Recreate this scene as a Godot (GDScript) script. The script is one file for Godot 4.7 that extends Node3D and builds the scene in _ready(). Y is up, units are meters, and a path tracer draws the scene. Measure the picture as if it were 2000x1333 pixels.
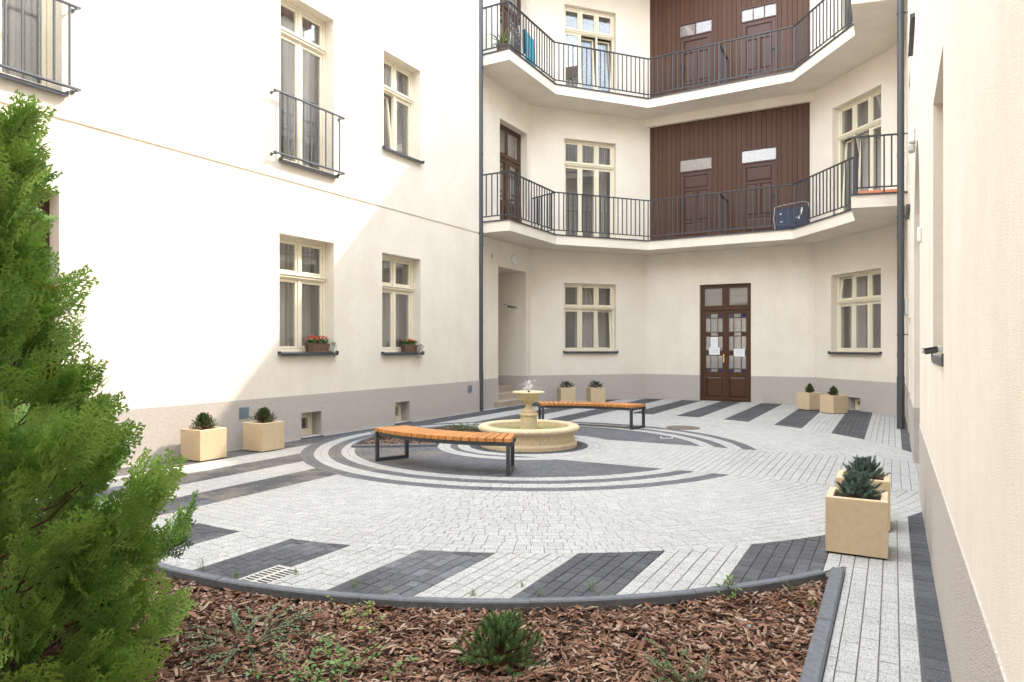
extends Node3D
# A paved courtyard between cream plastered houses: fountain, curved benches, planters, a bark bed in front.
# World axes follow the houses: the side walls run along z, the camera stands at x = 0, z = 0.

const FOUNTAIN := Vector2(-4.85, -9.2)
const LEFT_X := -8.36
const RIGHT_X := 0.235
const STEP_X := -8.57
const BACK_Z := -19.0
const PLINTH := 0.71
const WALL_T := 0.36
const REVEAL := 0.2

var M := {}
var rng := RandomNumberGenerator.new()
var noise := FastNoiseLite.new()

# ------------------------------------------------------------------ mesh helpers
class Shape:
	var v := PackedVector3Array()
	var n := PackedVector3Array()
	var c := PackedColorArray()
	var tint := Color.WHITE
	var coloured := false

	func tri_n(a: Vector3, b: Vector3, d: Vector3, na: Vector3, nb: Vector3, nd: Vector3) -> void:
		v.append(a); v.append(d); v.append(b)
		n.append(na); n.append(nd); n.append(nb)
		if coloured:
			c.append(tint); c.append(tint); c.append(tint)

	func tri(a: Vector3, b: Vector3, d: Vector3) -> void:
		var m := (b - a).cross(d - a).normalized()
		tri_n(a, b, d, m, m, m)

	func quad(a: Vector3, b: Vector3, d: Vector3, e: Vector3) -> void:
		var m := (d - a).cross(e - b).normalized()
		tri_n(a, b, d, m, m, m)
		tri_n(a, d, e, m, m, m)

	func out_quad(a: Vector3, b: Vector3, d: Vector3, e: Vector3, from: Vector3) -> void:
		if (d - a).cross(e - b).dot((a + b + d + e) / 4.0 - from) < 0.0:
			quad(e, d, b, a)
		else:
			quad(a, b, d, e)

	func out_tri(a: Vector3, b: Vector3, d: Vector3, from: Vector3) -> void:
		if (b - a).cross(d - a).dot((a + b + d) / 3.0 - from) < 0.0:
			tri(a, d, b)
		else:
			tri(a, b, d)

	# a box from lo to hi with chamfered edges
	func box(lo: Vector3, hi: Vector3, t := Transform3D(), b := 0.0) -> void:
		var mid := (lo + hi) / 2.0
		var h := (hi - lo) / 2.0
		b = minf(b, minf(h.x, minf(h.y, h.z)) * 0.9)
		var centre := t * mid
		var p := func(s: Vector3, full: int) -> Vector3:
			var q := Vector3(s.x * (h.x - b), s.y * (h.y - b), s.z * (h.z - b))
			q[full] = s[full] * h[full]
			return t * (mid + q)
		for ax in 3:
			var u := (ax + 1) % 3
			var w := (ax + 2) % 3
			for sg in [-1.0, 1.0]:
				var s := Vector3()
				s[ax] = sg
				var q := []
				for k in [[-1, -1], [1, -1], [1, 1], [-1, 1]]:
					s[u] = k[0]; s[w] = k[1]
					q.append(p.call(s, ax))
				out_quad(q[0], q[1], q[2], q[3], centre)
			if b > 0.0:
				# edges parallel to axis ax lie between faces u and w
				for su in [-1.0, 1.0]:
					for sw in [-1.0, 1.0]:
						var s1 := Vector3(); s1[u] = su; s1[w] = sw; s1[ax] = -1
						var s2 := s1; s2[ax] = 1
						out_quad(p.call(s1, u), p.call(s2, u), p.call(s2, w), p.call(s1, w), centre)
		if b > 0.0:
			for sx in [-1.0, 1.0]:
				for sy in [-1.0, 1.0]:
					for sz in [-1.0, 1.0]:
						var s := Vector3(sx, sy, sz)
						out_tri(p.call(s, 0), p.call(s, 1), p.call(s, 2), centre)

	# a straight bar of square section from a to e
	func bar(a: Vector3, e: Vector3, w: float, d: float, up := Vector3.UP, b := 0.0) -> void:
		var z := (e - a).normalized()
		var x := up.cross(z)
		if x.length() < 0.01:
			x = Vector3.RIGHT.cross(z)
		x = x.normalized()
		var y := z.cross(x)
		box(Vector3(-w / 2, -d / 2, 0), Vector3(w / 2, d / 2, a.distance_to(e)), Transform3D(Basis(x, y, z), a), b)

	func tube(path: Array, radii: Array, sides := 8, closed := true) -> void:
		var rings := []
		var norms := []
		var ref := Vector3(0.31, 0.12, 0.94).normalized()
		for i in path.size():
			var dir: Vector3 = (path[mini(i + 1, path.size() - 1)] - path[maxi(i - 1, 0)]).normalized()
			if absf(dir.dot(ref)) > 0.97:
				ref = Vector3(0.9, 0.3, 0.1).normalized()
			var x := (ref - dir * ref.dot(dir)).normalized()
			ref = x
			var y := dir.cross(x)
			var ring := []
			var nr := []
			for k in sides:
				var a := TAU * k / sides
				var o := x * cos(a) + y * sin(a)
				ring.append(path[i] + o * radii[mini(i, radii.size() - 1)])
				nr.append(o)
			rings.append(ring)
			norms.append(nr)
		for i in path.size() - 1:
			for k in sides:
				var j := (k + 1) % sides
				tri_n(rings[i][k], rings[i][j], rings[i + 1][j], norms[i][k], norms[i][j], norms[i + 1][j])
				tri_n(rings[i][k], rings[i + 1][j], rings[i + 1][k], norms[i][k], norms[i + 1][j], norms[i + 1][k])
		if closed:
			for k in range(1, sides - 1):
				tri(rings[0][0], rings[0][k + 1], rings[0][k])
				tri(rings[-1][0], rings[-1][k], rings[-1][k + 1])

	# profile of (radius, height) from bottom to top round the y axis; flute > 0 gives gadroons
	func lathe(prof: Array, segs := 48, a0 := 0.0, a1 := TAU, flute := 0.0, count := 0, caps := false) -> void:
		var pos := []
		for k in segs + 1:
			var a := lerpf(a0, a1, float(k) / segs)
			var f := 1.0 + flute * absf(sin(a * count / 2.0)) if count > 0 else 1.0
			var row := []
			for p in prof:
				row.append(Vector3(cos(a) * p.x * f, p.y, -sin(a) * p.x * f))
			pos.append(row)
		for k in segs:
			for i in prof.size() - 1:
				var a: Vector3 = pos[k][i]
				var b: Vector3 = pos[k + 1][i]
				var d: Vector3 = pos[k + 1][i + 1]
				var e: Vector3 = pos[k][i + 1]
				var m := (d - a).cross(e - b)
				if m.length() < 1e-9:
					continue
				m = m.normalized()
				if count > 0:
					tri_n(a, b, d, m, m, m)
					tri_n(a, d, e, m, m, m)
				else:
					var turn := func(q: Vector3, at: int) -> Vector3:
						var mid := lerpf(a0, a1, (k + 0.5) / segs)
						var own := lerpf(a0, a1, float(at) / segs)
						return m.rotated(Vector3.UP, own - mid)
					tri_n(a, b, d, turn.call(a, k), turn.call(b, k + 1), turn.call(d, k + 1))
					tri_n(a, d, e, turn.call(a, k), turn.call(d, k + 1), turn.call(e, k))
		if caps:
			for k in [0, segs]:
				var flat := PackedVector2Array()
				for p in prof:
					flat.append(Vector2(p.x, p.y))
				var t := Geometry2D.triangulate_polygon(flat)
				for i in range(0, t.size(), 3):
					tri(pos[k][t[i]], pos[k][t[i + 1]], pos[k][t[i + 2]])

	# a plan polygon (x, z) extruded from y0 to y1
	func prism(poly: PackedVector2Array, y0: float, y1: float, bottom := true) -> void:
		if not Geometry2D.is_polygon_clockwise(poly):
			poly = poly.duplicate()
			poly.reverse()
		var t := Geometry2D.triangulate_polygon(poly)
		for i in range(0, t.size(), 3):
			var a := poly[t[i]]
			var b := poly[t[i + 1]]
			var d := poly[t[i + 2]]
			var up := (Vector3(b.x, 0, b.y) - Vector3(a.x, 0, a.y)).cross(Vector3(d.x, 0, d.y) - Vector3(a.x, 0, a.y)).y
			if up < 0:
				var s := b; b = d; d = s
			tri(Vector3(a.x, y1, a.y), Vector3(b.x, y1, b.y), Vector3(d.x, y1, d.y))
			if bottom:
				tri(Vector3(a.x, y0, a.y), Vector3(d.x, y0, d.y), Vector3(b.x, y0, b.y))
		for i in poly.size():
			var a := poly[i]
			var b := poly[(i + 1) % poly.size()]
			var side := Vector2(b.y - a.y, a.x - b.x)
			var q := [Vector3(a.x, y0, a.y), Vector3(b.x, y0, b.y), Vector3(b.x, y1, b.y), Vector3(a.x, y1, a.y)]
			var m: Vector3 = (q[2] - q[0]).cross(q[3] - q[1])
			var probe := (a + b) / 2.0 + side.normalized() * 0.0005
			if Geometry2D.is_point_in_polygon(probe, poly):
				side = -side
			if m.dot(Vector3(side.x, 0, side.y)) < 0:
				quad(q[3], q[2], q[1], q[0])
			else:
				quad(q[0], q[1], q[2], q[3])

	func add(o: Shape, t: Transform3D) -> void:
		for i in o.v.size():
			v.append(t * o.v[i])
			n.append((t.basis * o.n[i]).normalized())
			if coloured:
				c.append(o.c[i] if o.coloured else tint)

	func mesh() -> ArrayMesh:
		var a := []
		a.resize(Mesh.ARRAY_MAX)
		a[Mesh.ARRAY_VERTEX] = v
		a[Mesh.ARRAY_NORMAL] = n
		if coloured:
			a[Mesh.ARRAY_COLOR] = c
		var m := ArrayMesh.new()
		if v.size():
			m.add_surface_from_arrays(Mesh.PRIMITIVE_TRIANGLES, a)
		return m

# ------------------------------------------------------------------ scene helpers
func part(parent: Node, called: String, shape, material: Material, t := Transform3D()) -> MeshInstance3D:
	var o := MeshInstance3D.new()
	o.name = called
	o.mesh = shape.mesh() if shape is Shape else shape
	o.material_override = material
	o.transform = t
	parent.add_child(o, true)
	return o

func group_node(parent: Node, called: String, t := Transform3D()) -> Node3D:
	var o := Node3D.new()
	o.name = called
	o.transform = t
	parent.add_child(o, true)
	return o

var taken := {}
func numbered(called: String) -> String:
	if not taken.has(called):
		taken[called] = 0
		return called
	taken[called] += 1
	return "%s_%03d" % [called, taken[called]]

func tag(o: Node, label: String, category: String, group := "") -> void:
	o.set_meta("label", label)
	o.set_meta("category", category)
	if group:
		o.set_meta("group", group)

func thing(called: String, label: String, category: String, t := Transform3D(), group := "") -> Node3D:
	var o := group_node(self, numbered(called), t)
	tag(o, label, category, group)
	return o

func copy_of(o: Node3D, label: String, t: Transform3D) -> Node3D:
	var r: Node3D = o.duplicate()
	var base: String = String(o.name)
	r.name = numbered(base)
	add_child(r)
	r.transform = t
	r.set_meta("label", label)
	return r

func place(x: float, y: float, z: float, turn := 0.0) -> Transform3D:
	return Transform3D(Basis(Vector3.UP, turn), Vector3(x, y, z))

# frame of a wall whose outer face runs from a to b (plan x, z), a on the left seen from outside
func wall_frame(a: Vector2, b: Vector2) -> Transform3D:
	var d := (b - a).normalized()
	var x := Vector3(d.x, 0, d.y)
	return Transform3D(Basis(x, Vector3.UP, x.cross(Vector3.UP)), Vector3(a.x, 0, a.y))

# a wall piece in its own frame with rectangular openings [u0, u1, v0, v1]
func wall_shape(u0: float, u1: float, v0: float, v1: float, thick: float, holes: Array, proud := 0.0) -> Shape:
	var s := Shape.new()
	var us := [u0, u1]
	var vs := [v0, v1]
	for h in holes:
		for k in 2:
			if h[k] > u0 and h[k] < u1: us.append(h[k])
			if h[k + 2] > v0 and h[k + 2] < v1: vs.append(h[k + 2])
	us.sort(); vs.sort()
	var solid := func(u: float, v: float) -> bool:
		if u < u0 or u > u1 or v < v0 or v > v1: return false
		for h in holes:
			if u > h[0] and u < h[1] and v > h[2] and v < h[3]: return false
		return true
	for i in us.size() - 1:
		for j in vs.size() - 1:
			var a: float = us[i]
			var b: float = us[i + 1]
			var c: float = vs[j]
			var d: float = vs[j + 1]
			if b - a < 1e-4 or d - c < 1e-4: continue
			var mu := (a + b) / 2.0
			var mv := (c + d) / 2.0
			if not solid.call(mu, mv): continue
			s.quad(Vector3(a, c, proud), Vector3(b, c, proud), Vector3(b, d, proud), Vector3(a, d, proud))
			s.quad(Vector3(b, c, -thick), Vector3(a, c, -thick), Vector3(a, d, -thick), Vector3(b, d, -thick))
			if not solid.call(a - 1e-3, mv): s.quad(Vector3(a, c, -thick), Vector3(a, c, proud), Vector3(a, d, proud), Vector3(a, d, -thick))
			if not solid.call(b + 1e-3, mv): s.quad(Vector3(b, c, proud), Vector3(b, c, -thick), Vector3(b, d, -thick), Vector3(b, d, proud))
			if not solid.call(mu, c - 1e-3): s.quad(Vector3(a, c, -thick), Vector3(b, c, -thick), Vector3(b, c, proud), Vector3(a, c, proud))
			if not solid.call(mu, d + 1e-3): s.quad(Vector3(a, d, proud), Vector3(b, d, proud), Vector3(b, d, -thick), Vector3(a, d, -thick))
	return s

# ------------------------------------------------------------------ materials
func lin(r: float, g: float, b: float, a := 1.0) -> Color:
	var c := Color(r, g, b).linear_to_srgb()
	c.a = a
	return c

func noise_tex(freq: float, lo: float, hi: float, seed_n: int, octaves := 4, warm := 0.0, type := FastNoiseLite.TYPE_SIMPLEX_SMOOTH, size := 512) -> NoiseTexture2D:
	var f := FastNoiseLite.new()
	f.noise_type = type
	f.frequency = freq
	f.seed = seed_n
	f.fractal_octaves = octaves
	var t := NoiseTexture2D.new()
	t.width = size; t.height = size
	t.seamless = true
	t.noise = f
	var g := Gradient.new()
	g.set_color(0, Color(lo, lo * (1 - warm * 0.5), lo * (1 - warm)))
	g.set_color(1, Color(hi, hi, hi))
	t.color_ramp = g
	return t

func bump_tex(freq: float, strength: float, seed_n: int, octaves := 3) -> NoiseTexture2D:
	var f := FastNoiseLite.new()
	f.noise_type = FastNoiseLite.TYPE_SIMPLEX
	f.frequency = freq
	f.seed = seed_n
	f.fractal_octaves = octaves
	var t := NoiseTexture2D.new()
	t.width = 512; t.height = 512
	t.seamless = true
	t.noise = f
	t.as_normal_map = true
	t.bump_strength = strength
	return t

# mineral grain: light or dark specks on a plain ground
func grain_tex(base: float, speck: float, share: float, seed_n: int) -> ImageTexture:
	var r := RandomNumberGenerator.new()
	r.seed = seed_n
	var im := Image.create(512, 512, false, Image.FORMAT_RGB8)
	for y in 512:
		for x in 512:
			var g := base * r.randf_range(0.9, 1.0)
			im.set_pixel(x, y, Color(g, g, g))
	for k in int(512 * 512 * share / 5.0):
		var x := r.randi_range(0, 509)
		var y := r.randi_range(0, 509)
		var g := speck * r.randf_range(0.75, 1.25)
		for p in [[0, 0], [1, 0], [0, 1], [1, 1], [r.randi_range(0, 2), r.randi_range(0, 2)]]:
			im.set_pixel(x + p[0], y + p[1], Color(g, g, g))
	return ImageTexture.create_from_image(im)

func mat(called: String, colour: Color, rough := 0.8, metal := 0.0, spec := 0.5) -> StandardMaterial3D:
	var m := StandardMaterial3D.new()
	m.resource_name = called
	m.albedo_color = colour
	m.roughness = rough
	m.metallic = metal
	m.metallic_specular = spec
	M[called] = m
	return m

func dress(m: StandardMaterial3D, albedo: Texture2D, scale: float, normal: Texture2D = null, depth := 1.0) -> StandardMaterial3D:
	m.uv1_triplanar = true
	m.uv1_world_triplanar = true
	m.uv1_scale = Vector3.ONE * scale
	if albedo: m.albedo_texture = albedo
	if normal:
		m.normal_enabled = true
		m.normal_texture = normal
		m.normal_scale = depth
	return m

func make_materials() -> void:
	var fine := bump_tex(0.16, 5.0, 3)
	var soft := noise_tex(0.012, 0.975, 1.0, 5, 5, 0.01)
	var patchy := noise_tex(0.02, 0.8, 1.0, 8, 5, 0.06)
	dress(mat("plaster", lin(0.86, 0.797, 0.70), 0.95, 0, 0.3), soft, 0.5, fine, 0.22)
	M.plaster.uv1_scale = Vector3.ONE * 1.7
	for k in ["plaster"]:
		M[k].detail_enabled = true
		M[k].detail_blend_mode = BaseMaterial3D.BLEND_MODE_MUL
		M[k].detail_uv_layer = BaseMaterial3D.DETAIL_UV_2
		M[k].detail_albedo = noise_tex(0.012, 0.955, 1.0, 55, 6, 0.015)
		M[k].uv2_triplanar = true
		M[k].uv2_world_triplanar = true
		M[k].uv2_scale = Vector3(0.21, 0.13, 0.21)
	dress(mat("plinth_plaster", lin(0.60, 0.545, 0.50), 0.95, 0, 0.3), grain_tex(1.0, 0.82, 0.3, 4), 1.1, fine, 0.4)
	dress(mat("frame_cream", lin(0.83, 0.76, 0.59), 0.42), noise_tex(0.03, 0.96, 1.0, 6), 1.0)
	dress(mat("metal_grey", lin(0.055, 0.062, 0.074), 0.42, 0.0, 0.5), noise_tex(0.03, 0.85, 1.0, 7), 1.5)
	dress(mat("steel_zinc", lin(0.15, 0.165, 0.19), 0.38, 0.2), noise_tex(0.03, 0.85, 1.0, 7), 1.5)
	dress(mat("pipe_grey", lin(0.07, 0.075, 0.08), 0.4, 0.0), noise_tex(0.03, 0.85, 1.0, 9), 1.5)
	dress(mat("sill_grey", lin(0.07, 0.075, 0.095), 0.4, 0.2), noise_tex(0.03, 0.85, 1.0, 9), 1.5)
	var wood := noise_tex(0.03, 0.82, 1.0, 12, 4, 0.1)
	for k in 3:
		var f := 0.92 + 0.08 * k
		dress(mat("plank_brown%d" % k, lin(0.105 * f, 0.052 * f, 0.033 * f), 0.55, 0, 0.35), wood, 1.0)
		M["plank_brown%d" % k].uv1_scale = Vector3(6, 0.5, 6)
		dress(mat("slat_oak%d" % k, lin(0.60 * f, 0.27 * f, 0.075 * f), 0.38), noise_tex(0.03, 0.84, 1.0, 20 + k, 4, 0.15), 4.0)
	dress(mat("door_brown", lin(0.085, 0.038, 0.02), 0.34, 0, 0.45), wood, 1.0)
	M.door_brown.uv1_scale = Vector3(7, 0.7, 7)
	dress(mat("door_panel", lin(0.085, 0.04, 0.028), 0.42, 0, 0.4), wood, 1.0)
	M.door_panel.uv1_scale = Vector3(7, 0.7, 7)
	var g := mat("glass", lin(0.5, 0.52, 0.5, 0.02), 0.02)
	g.transparency = BaseMaterial3D.TRANSPARENCY_ALPHA
	g = mat("door_glass", lin(0.75, 0.76, 0.76, 0.04), 0.02, 0.16)
	g.transparency = BaseMaterial3D.TRANSPARENCY_ALPHA
	g = mat("mirror_glass", lin(0.78, 0.78, 0.78, 0.04), 0.02, 0.10)
	g.transparency = BaseMaterial3D.TRANSPARENCY_ALPHA
	g = mat("blue_glass", lin(0.02, 0.02, 0.09, 0.75), 0.05)
	g.transparency = BaseMaterial3D.TRANSPARENCY_ALPHA
	mat("room", lin(0.16, 0.145, 0.13), 0.9)
	dress(mat("curtain", lin(0.5, 0.47, 0.44), 0.95), noise_tex(0.05, 0.85, 1.0, 31), 2.0)
	dress(mat("net_curtain", lin(0.42, 0.40, 0.36), 0.95), noise_tex(0.05, 0.85, 1.0, 31), 2.0)
	dress(mat("sandstone", lin(0.79, 0.67, 0.46), 0.75), noise_tex(0.02, 0.76, 1.0, 14, 6, 0.1), 2.2, bump_tex(0.1, 4.0, 15), 0.5)
	M.sandstone.uv1_scale = Vector3(5.0, 1.3, 5.0)
	dress(mat("planter_stone", lin(0.62, 0.49, 0.325), 0.7, 0, 0.4), noise_tex(0.015, 0.95, 1.0, 16, 5, 0.03), 1.6, fine, 0.15)
	dress(mat("step_stone", lin(0.52, 0.44, 0.36), 0.6), noise_tex(0.02, 0.8, 1.0, 17, 5, 0.1), 1.5)
	dress(mat("kerb_concrete", lin(0.16, 0.175, 0.2), 0.75), patchy, 1.8, fine, 0.5)
	dress(mat("joint_sand", lin(0.30, 0.28, 0.25), 0.95), noise_tex(0.05, 0.6, 1.0, 18, 5, 0.1), 1.5, fine, 0.6)
	dress(mat("soil", lin(0.07, 0.042, 0.03), 0.95), patchy, 3.0, fine, 1.0)
	var white_grain := grain_tex(1.0, 0.6, 0.16, 21)
	var dark_grain := grain_tex(0.78, 1.0, 0.2, 22)
	var rough_top := bump_tex(0.2, 6.0, 23)
	dress(mat("paver_white", Color.WHITE, 0.85, 0, 0.3), white_grain, 1.0, rough_top, 0.5)
	dress(mat("paver_dark", Color.WHITE, 0.8, 0, 0.35), dark_grain, 1.0, rough_top, 0.6)
	for k in ["paver_white", "paver_dark"]:
		M[k].vertex_color_use_as_albedo = true
	for k in 4:
		var w := 0.475 + 0.022 * k
		dress(mat("white_stone%d" % k, lin(w, w * 0.985, w * 0.945), 0.85, 0, 0.3), white_grain, 1.0, rough_top, 0.5)
	for k in 8:
		var w := 0.083 + 0.030 * k
		dress(mat("dark_stone%d" % k, lin(w, w * 1.02, w * 1.1), 0.8, 0, 0.35), dark_grain, 1.0, rough_top, 0.6)
	var chip := dress(mat("bark", Color.WHITE, 0.9, 0, 0.3), noise_tex(0.06, 0.8, 1.0, 25, 5), 6.0, fine, 1.0)
	chip.vertex_color_use_as_albedo = true
	for k in ["leaf", "thuja_leaf", "needle"]:
		var l := mat(k, Color.WHITE, 0.55 if k != "leaf" else 0.45, 0, 0.4)
		l.vertex_color_use_as_albedo = true
		l.cull_mode = BaseMaterial3D.CULL_DISABLED
		l.backlight_enabled = true
		l.backlight = Color(0.3, 0.34, 0.16) if k != "needle" else Color(0.15, 0.18, 0.12)
	mat("twig", lin(0.13, 0.065, 0.03), 0.85)
	mat("petal", Color.WHITE, 0.6).vertex_color_use_as_albedo = true
	dress(mat("terracotta", lin(0.17, 0.095, 0.06), 0.6), noise_tex(0.02, 0.75, 1.0, 26, 5), 2.0)
	mat("paper", lin(0.8, 0.81, 0.83), 0.8)
	mat("print_grey", lin(0.42, 0.43, 0.46), 0.8)
	mat("brass", lin(0.75, 0.55, 0.25), 0.25, 1.0)
	mat("black_plastic", lin(0.02, 0.02, 0.022), 0.4)
	mat("white_plastic", lin(0.74, 0.74, 0.71), 0.45)
	mat("vent_blue", lin(0.22, 0.29, 0.34), 0.5)
	mat("lamp_housing", lin(0.06, 0.062, 0.07), 0.4, 0.3)
	mat("lamp_lens", lin(0.5, 0.48, 0.46), 0.2)
	mat("cloth_teal", lin(0.06, 0.42, 0.52), 0.85)
	mat("cloth_navy", lin(0.035, 0.048, 0.085), 0.8)
	mat("rust_iron", lin(0.17, 0.14, 0.11), 0.75)
	mat("galvanised", lin(0.5, 0.5, 0.48), 0.45, 0.4)
	mat("orange_cloth", lin(0.62, 0.22, 0.11), 0.9)
	mat("red_plastic", lin(0.4, 0.03, 0.03), 0.5)
	mat("foil", lin(0.012, 0.013, 0.018), 0.35)
	mat("roof_tile", lin(0.2, 0.09, 0.06), 0.8)
	var water := mat("water", lin(0.34, 0.40, 0.07, 0.3), 0.04)
	water.transparency = BaseMaterial3D.TRANSPARENCY_ALPHA
	dress(water, null, 3.0, bump_tex(0.02, 5.0, 29), 0.5)
	mat("algae", lin(0.33, 0.34, 0.055), 0.8)
	var drop := mat("water_drop", lin(0.9, 0.9, 0.9, 0.55), 0.05)
	drop.transparency = BaseMaterial3D.TRANSPARENCY_ALPHA

# ------------------------------------------------------------------ openings
func box_shape(lo: Vector3, hi: Vector3, b := 0.0) -> Shape:
	var s := Shape.new()
	s.box(lo, hi, Transform3D(), b)
	return s

func frame_shape(x0: float, x1: float, y0: float, y1: float, w: float, z0: float, z1: float, b := 0.004) -> Shape:
	var s := Shape.new()
	s.box(Vector3(x0, y0, z0), Vector3(x0 + w, y1, z1), Transform3D(), b)
	s.box(Vector3(x1 - w, y0, z0), Vector3(x1, y1, z1), Transform3D(), b)
	s.box(Vector3(x0 + w, y0, z0), Vector3(x1 - w, y0 + w, z1 - 0.001), Transform3D(), b)
	s.box(Vector3(x0 + w, y1 - w, z0), Vector3(x1 - w, y1, z1 - 0.001), Transform3D(), b)
	return s

# a double-glazed unit: two sheets of glass with two faces each
func pane_shape(x0: float, x1: float, y0: float, y1: float, z: float) -> Shape:
	var s := Shape.new()
	for dz in [0.0, -0.004, -0.02, -0.024]:
		s.quad(Vector3(x0, y0, z + dz), Vector3(x1, y0, z + dz), Vector3(x1, y1, z + dz), Vector3(x0, y1, z + dz))
	return s

func flat_pane(x0: float, x1: float, y0: float, y1: float, z: float) -> Shape:
	var s := Shape.new()
	for dz in [0.0, -0.004]:
		s.quad(Vector3(x0, y0, z + dz), Vector3(x1, y0, z + dz), Vector3(x1, y1, z + dz), Vector3(x0, y1, z + dz))
	return s

func curtain_shape(x0: float, x1: float, y0: float, y1: float, z: float, fold := 0.11) -> Shape:
	var s := Shape.new()
	var k := int((x1 - x0) / 0.02) + 2
	for i in k - 1:
		var a := lerpf(x0, x1, float(i) / (k - 1))
		var b := lerpf(x0, x1, float(i + 1) / (k - 1))
		var za := z + 0.03 * sin(a / fold * TAU) + 0.012 * sin(a * 31.0)
		var zb := z + 0.03 * sin(b / fold * TAU) + 0.012 * sin(b * 31.0)
		s.quad(Vector3(a, y0, za), Vector3(b, y0, zb), Vector3(b, y1, zb), Vector3(a, y1, za))
	return s

func room_shape(x0: float, x1: float, y0: float, y1: float, z0: float, z1: float) -> Shape:
	var s := Shape.new()
	s.quad(Vector3(x0, y0, z1), Vector3(x1, y0, z1), Vector3(x1, y1, z1), Vector3(x0, y1, z1))
	s.quad(Vector3(x0, y0, z0), Vector3(x0, y0, z1), Vector3(x0, y1, z1), Vector3(x0, y1, z0))
	s.quad(Vector3(x1, y0, z1), Vector3(x1, y0, z0), Vector3(x1, y1, z0), Vector3(x1, y1, z1))
	s.quad(Vector3(x0, y0, z0), Vector3(x1, y0, z0), Vector3(x1, y0, z1), Vector3(x0, y0, z1))
	s.quad(Vector3(x0, y1, z1), Vector3(x1, y1, z1), Vector3(x1, y1, z0), Vector3(x0, y1, z0))
	return s

func sill(parent: Node3D, w: float, out := 0.07, deep := REVEAL) -> void:
	var s := Shape.new()
	s.box(Vector3(-0.03, -0.028, -deep + 0.002), Vector3(w + 0.03, -0.006, out), Transform3D(Basis(Vector3.RIGHT, 0.06), Vector3(0, 0.006, 0)), 0.003)
	s.box(Vector3(-0.03, -0.05, out - 0.004), Vector3(w + 0.03, -0.008, out + 0.004), Transform3D(), 0.002)
	for x in [-0.036, w + 0.026]:
		s.box(Vector3(x, -0.032, -0.002), Vector3(x + 0.01, 0.022, out + 0.006), Transform3D(), 0.002)
	part(parent, "sill", s, M.sill_grey)

# t: frame at the lower left corner of the opening on the wall's face; x along the wall, y up, z outwards
func window(parent: Node3D, t: Transform3D, w: float, h: float, cols: int, ty: float, o := {}) -> Node3D:
	var win := group_node(parent, "window", t)
	var rec: float = o.get("rec", REVEAL)
	var fm: Material = o.get("frame", M.frame_cream)
	var f := 0.055
	part(win, "frame", frame_shape(0, w, 0, h, f, -rec - 0.075, -rec), fm)
	var rows := [[f, h - f]]
	if ty > 0:
		rows = [[f, ty - 0.05], [ty + 0.05, h - f]]
		var s := Shape.new()
		s.box(Vector3(f, ty - 0.05, -rec - 0.07), Vector3(w - f, ty + 0.05, -rec - 0.002), Transform3D(), 0.003)
		s.box(Vector3(0.03, ty - 0.03, -rec - 0.01), Vector3(w - 0.03, ty + 0.012, -rec + 0.035), Transform3D(), 0.012)
		s.box(Vector3(0.02, ty + 0.012, -rec - 0.01), Vector3(w - 0.02, ty + 0.034, -rec + 0.052), Transform3D(), 0.008)
		part(win, "transom", s, fm)
	var mw := 0.05
	var cw := (w - 2 * f - mw * (cols - 1)) / cols
	for r in rows.size():
		for k in cols:
			var x0 := f + k * (cw + mw)
			var y0: float = rows[r][0]
			var y1: float = rows[r][1]
			if k > 0:
				part(win, "mullion", box_shape(Vector3(x0 - mw, y0, -rec - 0.07), Vector3(x0, y1, -rec + 0.004), 0.006), fm)
			var at := Transform3D()
			for tl in o.get("tilt", []):
				if tl[0] == r and tl[1] == k:
					at = Transform3D(Basis(Vector3.RIGHT, -tl[2]), Vector3(0, 0, 0))
			var hinge := Vector3(0, y0, -rec - 0.03)
			at = Transform3D(Basis(), hinge) * at
			part(win, "sash", frame_shape(x0 + 0.003, x0 + cw - 0.003, 0.003, y1 - y0 - 0.003, 0.045, -0.025, 0.018, 0.005), fm, at)
			part(win, "pane", pane_shape(x0 + 0.045, x0 + cw - 0.045, 0.045, y1 - y0 - 0.045, 0.006), M.glass, at)
	if o.get("sill", true):
		sill(win, w, o.get("out", 0.07), rec)
		part(win, "sill_board", box_shape(Vector3(0.002, 0.002, -rec - 0.06), Vector3(w - 0.002, 0.03, -rec + 0.012), 0.003), fm)
	var deep: float = o.get("deep", 1.3)
	part(win, "room_interior", room_shape(-0.25, w + 0.25, -0.3, h + 0.25, -WALL_T - 0.004, -WALL_T - deep), M.room)
	for c in o.get("curtain", []):
		part(win, "curtain", curtain_shape(c[0] * w, c[1] * w, -0.2, h + 0.1, -WALL_T - 0.1 - c[2] * 0.1, rng.randf_range(0.07, 0.2)), M.curtain if c[2] == 0 else M.net_curtain)
	return win

func basement_window(parent: Node3D, t: Transform3D, w: float, h: float) -> void:
	var win := group_node(parent, "basement_window", t)
	part(win, "frame", frame_shape(0, w, 0.0, h, 0.05, -0.26, -0.2), M.frame_cream)
	part(win, "sash", frame_shape(0.05, w - 0.05, 0.05, h - 0.05, 0.06, -0.25, -0.19), M.frame_cream)
	part(win, "pane", pane_shape(0.11, w - 0.11, 0.11, h - 0.11, -0.22), M.glass)
	part(win, "room_interior", room_shape(-0.02, w + 0.02, -0.02, h + 0.02, -WALL_T - 0.004, -WALL_T - 0.5), M.room)
	var s := Shape.new()
	s.box(Vector3(-0.02, -0.04, -0.19), Vector3(w + 0.03, -0.004, 0.05), Transform3D(), 0.008)
	part(win, "sill", s, M.sill_grey)

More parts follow.
